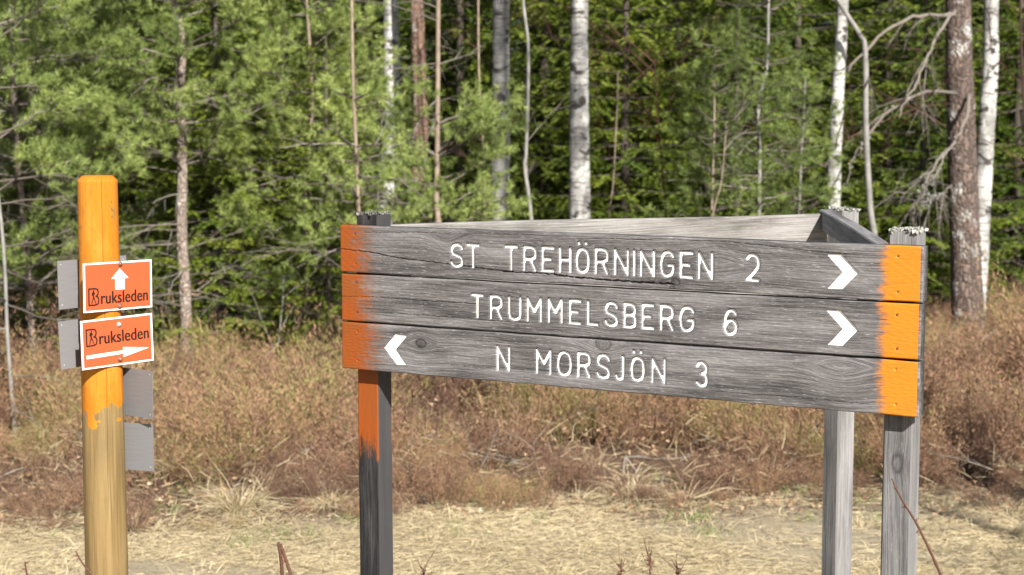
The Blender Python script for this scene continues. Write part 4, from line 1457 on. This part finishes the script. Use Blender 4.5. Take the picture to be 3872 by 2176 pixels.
# ------------------------------------------------------------------ heath, straw, litter
def heather_bush(seed):
    global rng
    keep = rng; rng = np.random.default_rng(seed)
    mb = MB()
    n = 36
    a = rng.uniform(0, 2 * pi, n); lean = rng.uniform(.05, .75, n); ln = rng.uniform(.16, .36, n)
    b0 = np.stack([np.cos(a), np.sin(a), 0 * a], 1) * rng.uniform(0, .07, n)[:, None]
    d = norm(np.stack([np.cos(a) * lean, np.sin(a) * lean, np.ones(n)], 1))
    bend = np.stack([np.cos(a), np.sin(a), 0 * a], 1) * rng.uniform(-.3, .5, n)[:, None] + rng.normal(0, .15, (n, 3))
    blades(mb, b0, d, bend, ln, np.full(n, .003), np.full(n, .25) + rng.normal(0, .1, n))
    # side sprigs with tiny leaves
    m = 58
    u = rng.uniform(.3, 1.02, (n, m))
    p = b0[:, None] + d[:, None] * (ln[:, None] * u)[..., None] + bend[:, None] * (ln[:, None] * .5 * u ** 2)[..., None]
    p = p + rng.normal(0, .012, (n, m, 3))
    dd = d[:, None] * 1.0 + rng.normal(0, .45, (n, m, 3))
    needles(mb, p.reshape(-1, 3), dd.reshape(-1, 3), rng.uniform(.009, .024, n * m), rng.uniform(.0015, .0032, n * m), np.repeat(rng.normal(.5, .12, n), m))
    rng = keep
    return mb.arrays()


BUSH = [heather_bush(500 + i) for i in range(6)]
heath = MB()
cnt = 0
for i in range(3100):
    y = rng.uniform(6.3, 13.4); x = rng.uniform(-.42 * y - .8, .42 * y + .8)
    edge = float(heath_edge(x))
    if y < edge: continue
    gap = snoise(np.array(x), np.array(y), .55, 11)
    if gap < -.22 and rng.random() < .85: continue
    v, t, q, at = BUSH[rng.integers(6)]
    a = rng.uniform(0, 6.3)
    near = np.clip((y - edge) / 1.1, .38, 1)
    s = rng.choice([.6, .9, 1.25, 1.75], p=[.3, .3, .25, .15]) * rng.uniform(.85, 1.15) * near * (1.0 + .18 * snoise(np.array(x), np.array(y), .4, 12)) * (1 - .45 * np.clip((y - 8.6) / 2.6, 0, 1)) * (1 + .32 * snoise(np.array(x), np.array(y), 1.0, 14))
    fl = rng.uniform(.75, 1.1)
    vv = np.stack([(v[:, 0] * cos(a) - v[:, 1] * sin(a)) * s * 1.25 + x, (v[:, 0] * sin(a) + v[:, 1] * cos(a)) * s * 1.25 + y, v[:, 2] * s * fl + float(gz(x, y)) - .01], 1)
    gn = float(snoise(np.array(x), np.array(y), .7, 13))
    green = (.32 if gn > .40 and rng.random() < .65 else -.10) + .18 * gn + rng.normal(0, .16)
    heath.add(vv, t, q, tint=np.clip(at['tint'] + green, 0, 1))
    cnt += 1
tw = MB()
for i in range(160):
    y = rng.uniform(7.0, 11.0); x = rng.uniform(-1, 1) * (.34 * y + .2); a = rng.uniform(0, 6.3)
    bare_twigs(tw, np.array([x, y, float(gz(x, y)) + rng.uniform(.02, .12)]), np.array([cos(a), sin(a), rng.uniform(.0, .9)]), rng.uniform(.15, .42), rng.uniform(.002, .0055), 1, 4, .5, -.1)
tag(tw.build('dead_twigs', M_TWIG), 'grey woody twigs tangled through the heather', 'twigs', kind='stuff')
tag(heath.build('heather', M_HEATH), 'brown and olive heather covering the ground before the trees', 'heather', kind='stuff')

# straw over the mown strip
straw = MB()
n = 230000
y = rng.uniform(5.0, 7.5, n); x = rng.uniform(-1, 1, n) * (.40 * y + .7)
bare = snoise(x, y * 1.6, .45, 21) + .35 * np.exp(-((x - .3) / 1.2) ** 2 - ((y - 6.25) / .3) ** 2)
ok = rng.random(n) > np.clip((bare - .1) * 1.3, 0, .88)
ok &= rng.random(n) < np.clip((heath_edge(x) + .45 - y) / .5, .06, 1)
x, y, bare = x[ok], y[ok], bare[ok]; n = len(x)
a = rng.normal(.15, 1.4, n) + snoise(x, y, .9, 22) * 2.2 + np.where(rng.random(n) < .5, pi, 0)
up = np.abs(rng.normal(0, .14, n)) + (rng.random(n) < .04) * .5
d = np.stack([np.cos(a), np.sin(a), up], 1)
blades(straw, np.stack([x, y, gz(x, y) + rng.uniform(.0, .022, n)], 1), d, np.stack([0 * x, 0 * x, -.25 * up - .02], 1) + rng.normal(0, .15, (n, 3)) * (1, 1, .1),
       rng.uniform(.014, .06, n), rng.uniform(.0010, .0023, n), np.clip(rng.normal(.55, .15, n) + .12 * snoise(x, y, .5, 23), 0, 1))
# little rooted tufts, in the strip and between the heather
for k in range(420):
    if k < 340: cy_ = rng.uniform(5.6, 7.1); h_ = rng.uniform(.03, .07)
    else: cy_ = rng.uniform(6.8, 10.5); h_ = rng.uniform(.08, .2)
    cx_ = rng.uniform(-1, 1) * (.36 * cy_ + .3)
    m = 34
    a = rng.uniform(0, 6.3, m); l = np.abs(rng.normal(.8, .6, m)); q = rng.uniform(0, .05, m)
    blades(straw, np.stack([cx_ + np.cos(a) * q * 1.6, cy_ + np.sin(a) * q, np.full(m, float(gz(cx_, cy_)) + (0 if k < 340 else .03))], 1),
           np.stack([np.cos(a) * l + .3, np.sin(a) * l, np.ones(m) * .7], 1), np.stack([np.cos(a), np.sin(a), -1.4 + 0 * a], 1) * rng.uniform(.3, 1.3, m)[:, None],
           rng.uniform(.4, 1.2, m) * h_ * 1.6, rng.uniform(.0015, .0032, m), np.clip(rng.normal(.65, .2, m), 0, 1))
# scattered taller straws inside the heather
n = 7000
y = rng.uniform(7.0, 10.5, n); x = rng.uniform(-1, 1, n) * (.36 * y + .4)
a = rng.uniform(0, 6.3, n)
blades(straw, np.stack([x, y, gz(x, y) + rng.uniform(0, .2, n)], 1), np.stack([np.cos(a), np.sin(a), rng.normal(.35, .4, n)], 1), rng.normal(0, .5, (n, 3)),
       rng.uniform(.04, .13, n), rng.uniform(.0015, .0035, n), np.clip(rng.normal(.45, .25, n), 0, 1))
tag(straw.build('dry_grass', M_STRAW), 'pale flattened straw grass along the mown strip', 'grass', kind='stuff')

litter = MB()
n = 5200
y = rng.uniform(6.6, 11.5, n); x = rng.uniform(-1, 1, n) * (.36 * y + .5)
z = gz(x, y) + rng.uniform(0, .05, n) + np.where(y > 7.6, rng.uniform(0, .16, n), 0)
for k in range(3):
    c = np.stack([x, y, z], 1)
    dd = rng.standard_normal((n, 3)) * (1, 1, .5)
    needles(litter, c, dd, rng.uniform(.010, .024, n), rng.uniform(.008, .018, n), rng.uniform(0, .8, n))
tag(litter.build('leaf_litter', M_LITTER), 'dry curled leaves scattered through heather and straw', 'leaf litter', kind='stuff')

gb = MB()
n = 1400
cx = rng.uniform(-3, 3, 60); cy = rng.uniform(6.2, 7.8, 60)
k = rng.integers(0, 60, n)
x = cx[k] + rng.normal(0, .05, n); y = cy[k] + rng.normal(0, .04, n)
a = rng.uniform(0, 6.3, n)
blades(gb, np.stack([x, y, gz(x, y)], 1), np.stack([np.cos(a) * .6, np.sin(a) * .6, np.full(n, .7)], 1), rng.normal(0, .3, (n, 3)), rng.uniform(.03, .09, n), rng.uniform(.002, .0035, n), rng.uniform(0, 1, n))
tag(gb.build('fresh_grass', M_GREEN), 'small sprigs of fresh green grass in the straw', 'grass', kind='stuff')


def tussock(u, v, Y, n, h, spread, label):
    c = np.array(P(u, v, Y)); c[2] = float(gz(c[0], Y))
    mb = MB()
    a = rng.uniform(0, 2 * pi, n); l = np.abs(rng.normal(.5, .4, n))
    d = np.stack([np.cos(a) * l, np.sin(a) * l, np.ones(n) * .62], 1) + rng.normal(0, .3, (n, 3)) * (1, 1, .5)
    b0 = np.stack([np.cos(a), np.sin(a), 0 * a], 1) * rng.uniform(0, spread, n)[:, None]
    bend = np.stack([np.cos(a), np.sin(a), -1.3 + 0 * a], 1) * rng.uniform(.4, 1.5, n)[:, None] + rng.normal(0, .3, (n, 3))
    blades(mb, b0, d, bend, rng.uniform(.25, 1.0, n) * h, rng.uniform(.0018, .004, n), np.clip(rng.normal(.65, .2, n), 0, 1))
    o = mb.build('grass_tussock', M_STRAW)
    o.location = c
    tag(o, label, 'tussock', 'dry grass tussocks')


tussock(895, 1960, 6.85, 700, .26, .07, 'pale straw tussock at the heather edge left of the dark sign post')
tussock(2380, 1880, 7.1, 600, .24, .08, 'pale straw tussock at the heather edge below the middle board')
tussock(1250, 1930, 6.9, 350, .20, .08, 'small straw tussock just left of the dark sign post')
tussock(3700, 1700, 8.4, 400, .20, .08, 'straw tussock in heather right of the orange board end')

# fallen grey branches lying in the heather
def fallen(px, Y, r, label, tw=4):
    pts = smooth_path([np.array(P(u, v, Y + dy)) for u, v, dy in px], 20)
    lo = pts.mean(0)
    mb = MB()
    tube(mb, pts - lo, np.linspace(r, r * .5, 20), 7, .06, tint=.8)
    for q in range(tw):
        i = rng.integers(3, 19)
        bare_twigs(mb, pts[i] - lo, norm(pts[i] - pts[i - 1]) + rng.standard_normal(3) * .6, rng.uniform(.12, .3), .004, 1, 3, .75, -.1)
    o = mb.build('fallen_branch', M_TWIG); o.location = lo
    tag(o, label, 'branch', 'fallen grey branches')


fallen([(1800, 1690, 0), (1850, 1665, .05), (1900, 1650, .1)], 8.7, .011, 'short pale fallen branch in heather under the left half of the boards')
fallen([(1490, 1560, 0), (1560, 1590, .05), (1620, 1600, .0)], 9.2, .009, 'thin grey fallen branch beside the left sign post', 7)
fallen([(2350, 1850, 0), (2362, 1740, 0), (2368, 1730, 0)], 7.5, .006, 'upright bleached stalk above the middle straw tussock', 2)
fallen([(3560, 1640, 0), (3700, 1630, .1), (3790, 1660, .2), (3860, 1700, .2)], 8.6, .008, 'arched grey branch lying in heather right of the sign', 5)
fallen([(3030, 1860, 0), (3060, 1820, .02), (3100, 1760, .1)], 7.7, .006, 'thin grey branch leaning in heather beside the rear post', 3)

# ------------------------------------------------------------------ twigs in the foreground
def sprig(name, px, Y, r0, r1, label, material, buds=0, side=0):
    pts = smooth_path([np.array(P(u, v, Y)) for u, v in px], 30)
    foot = pts[-1].copy()
    g = -LIFT
    d = pts[-1] - pts[-4]; d = d / abs(d[2])
    k = np.linspace(0, 1, 12)[1:, None]
    ext = foot + d * (foot[2] - g + .02) * k * np.array([.5, .5, 1])
    pts = np.vstack([pts, ext])[::-1]
    lo = pts[0].copy()
    mb = MB()
    n = len(pts)
    tube(mb, pts - lo, np.linspace(r0, r1, n) * (1 + .1 * np.sin(np.arange(n) * 1.9)), 8, .05, tint=.45)
    for q in range(buds):
        i = rng.integers(n - 22, n - 1)
        bd = norm(pts[i] - pts[i - 1] + rng.standard_normal(3) * .4)
        tube(mb, np.array([pts[i], pts[i] + bd * .006, pts[i] + bd * .013]) - lo, [.0014, .0024, .0004], 6, tint=.7)
    for q in range(side):
        i = rng.integers(n - 24, n - 2)
        bare_twigs(mb, pts[i] - lo, norm(pts[i] - pts[i - 1]) + rng.standard_normal(3) * .45, rng.uniform(.03, .09), r1 * .7, 1, 3, .5, 0)
    o = mb.build(name, material); o.location = lo
    return tag(o, label, 'twig', 'bare twigs in the foreground')


sprig('bare_twig', [(3372, 1812), (3410, 1890), (3460, 1970), (3510, 2070), (3560, 2180)], 3.9, .0042, .0018, 'long thin reddish twig slanting across the right front post', M_REDTWIG, 8)
sprig('bare_twig', [(1053, 2052), (1062, 2110), (1068, 2180)], 4.0, .0050, .0042, 'cut dark twig, more upright of the pair between orange post and sign', M_REDTWIG, 3)
sprig('bare_twig', [(1060, 2058), (1080, 2115), (1102, 2180)], 4.02, .0048, .0036, 'cut dark twig leaning right of its pair at the bottom edge', M_REDTWIG, 3)
sprig('bare_twig', [(286, 2085), (312, 2130), (352, 2180)], 4.2, .0030, .0018, 'thin budding twig touching the lower left side of the orange post', M_REDTWIG, 4)
sprig('bare_twig', [(95, 2125), (98, 2150), (103, 2180)], 4.2, .0028, .0018, 'tiny pale-budded twig at the lower left corner', M_REDTWIG, 3)
for u, v, lb in ((2345, 2130, 'leftmost brown heather sprig at the bottom edge below the boards'), (2455, 2100, 'tall feathery brown heather sprig at the bottom edge below the boards'),
                 (2560, 2140, 'short dark heather sprig at the bottom edge right of the feathery one'), (1600, 2150, 'small brown heather sprig at the bottom edge right of the dark post')):
    sprig('heather_sprig', [(u, v), (u + 4, v + 30), (u + 2, 2185)], 4.4, .0022, .0012, lb, M_REDTWIG, 16, 5)


# ------------------------------------------------------------------ settle: near things stand LIFT higher, everything beyond is spread out to match
NEAR = {'direction_sign', 'trail_post', 'bare_twig', 'heather_sprig'}
for o in list(scene.objects):
    if o.parent or o.type in {'CAMERA', 'LIGHT'}: continue
    if o.name.split('.')[0] in NEAR:
        o.location.z += LIFT
    elif o.name != 'ground':
        o.location *= SPREAD
        o.scale *= SPREAD
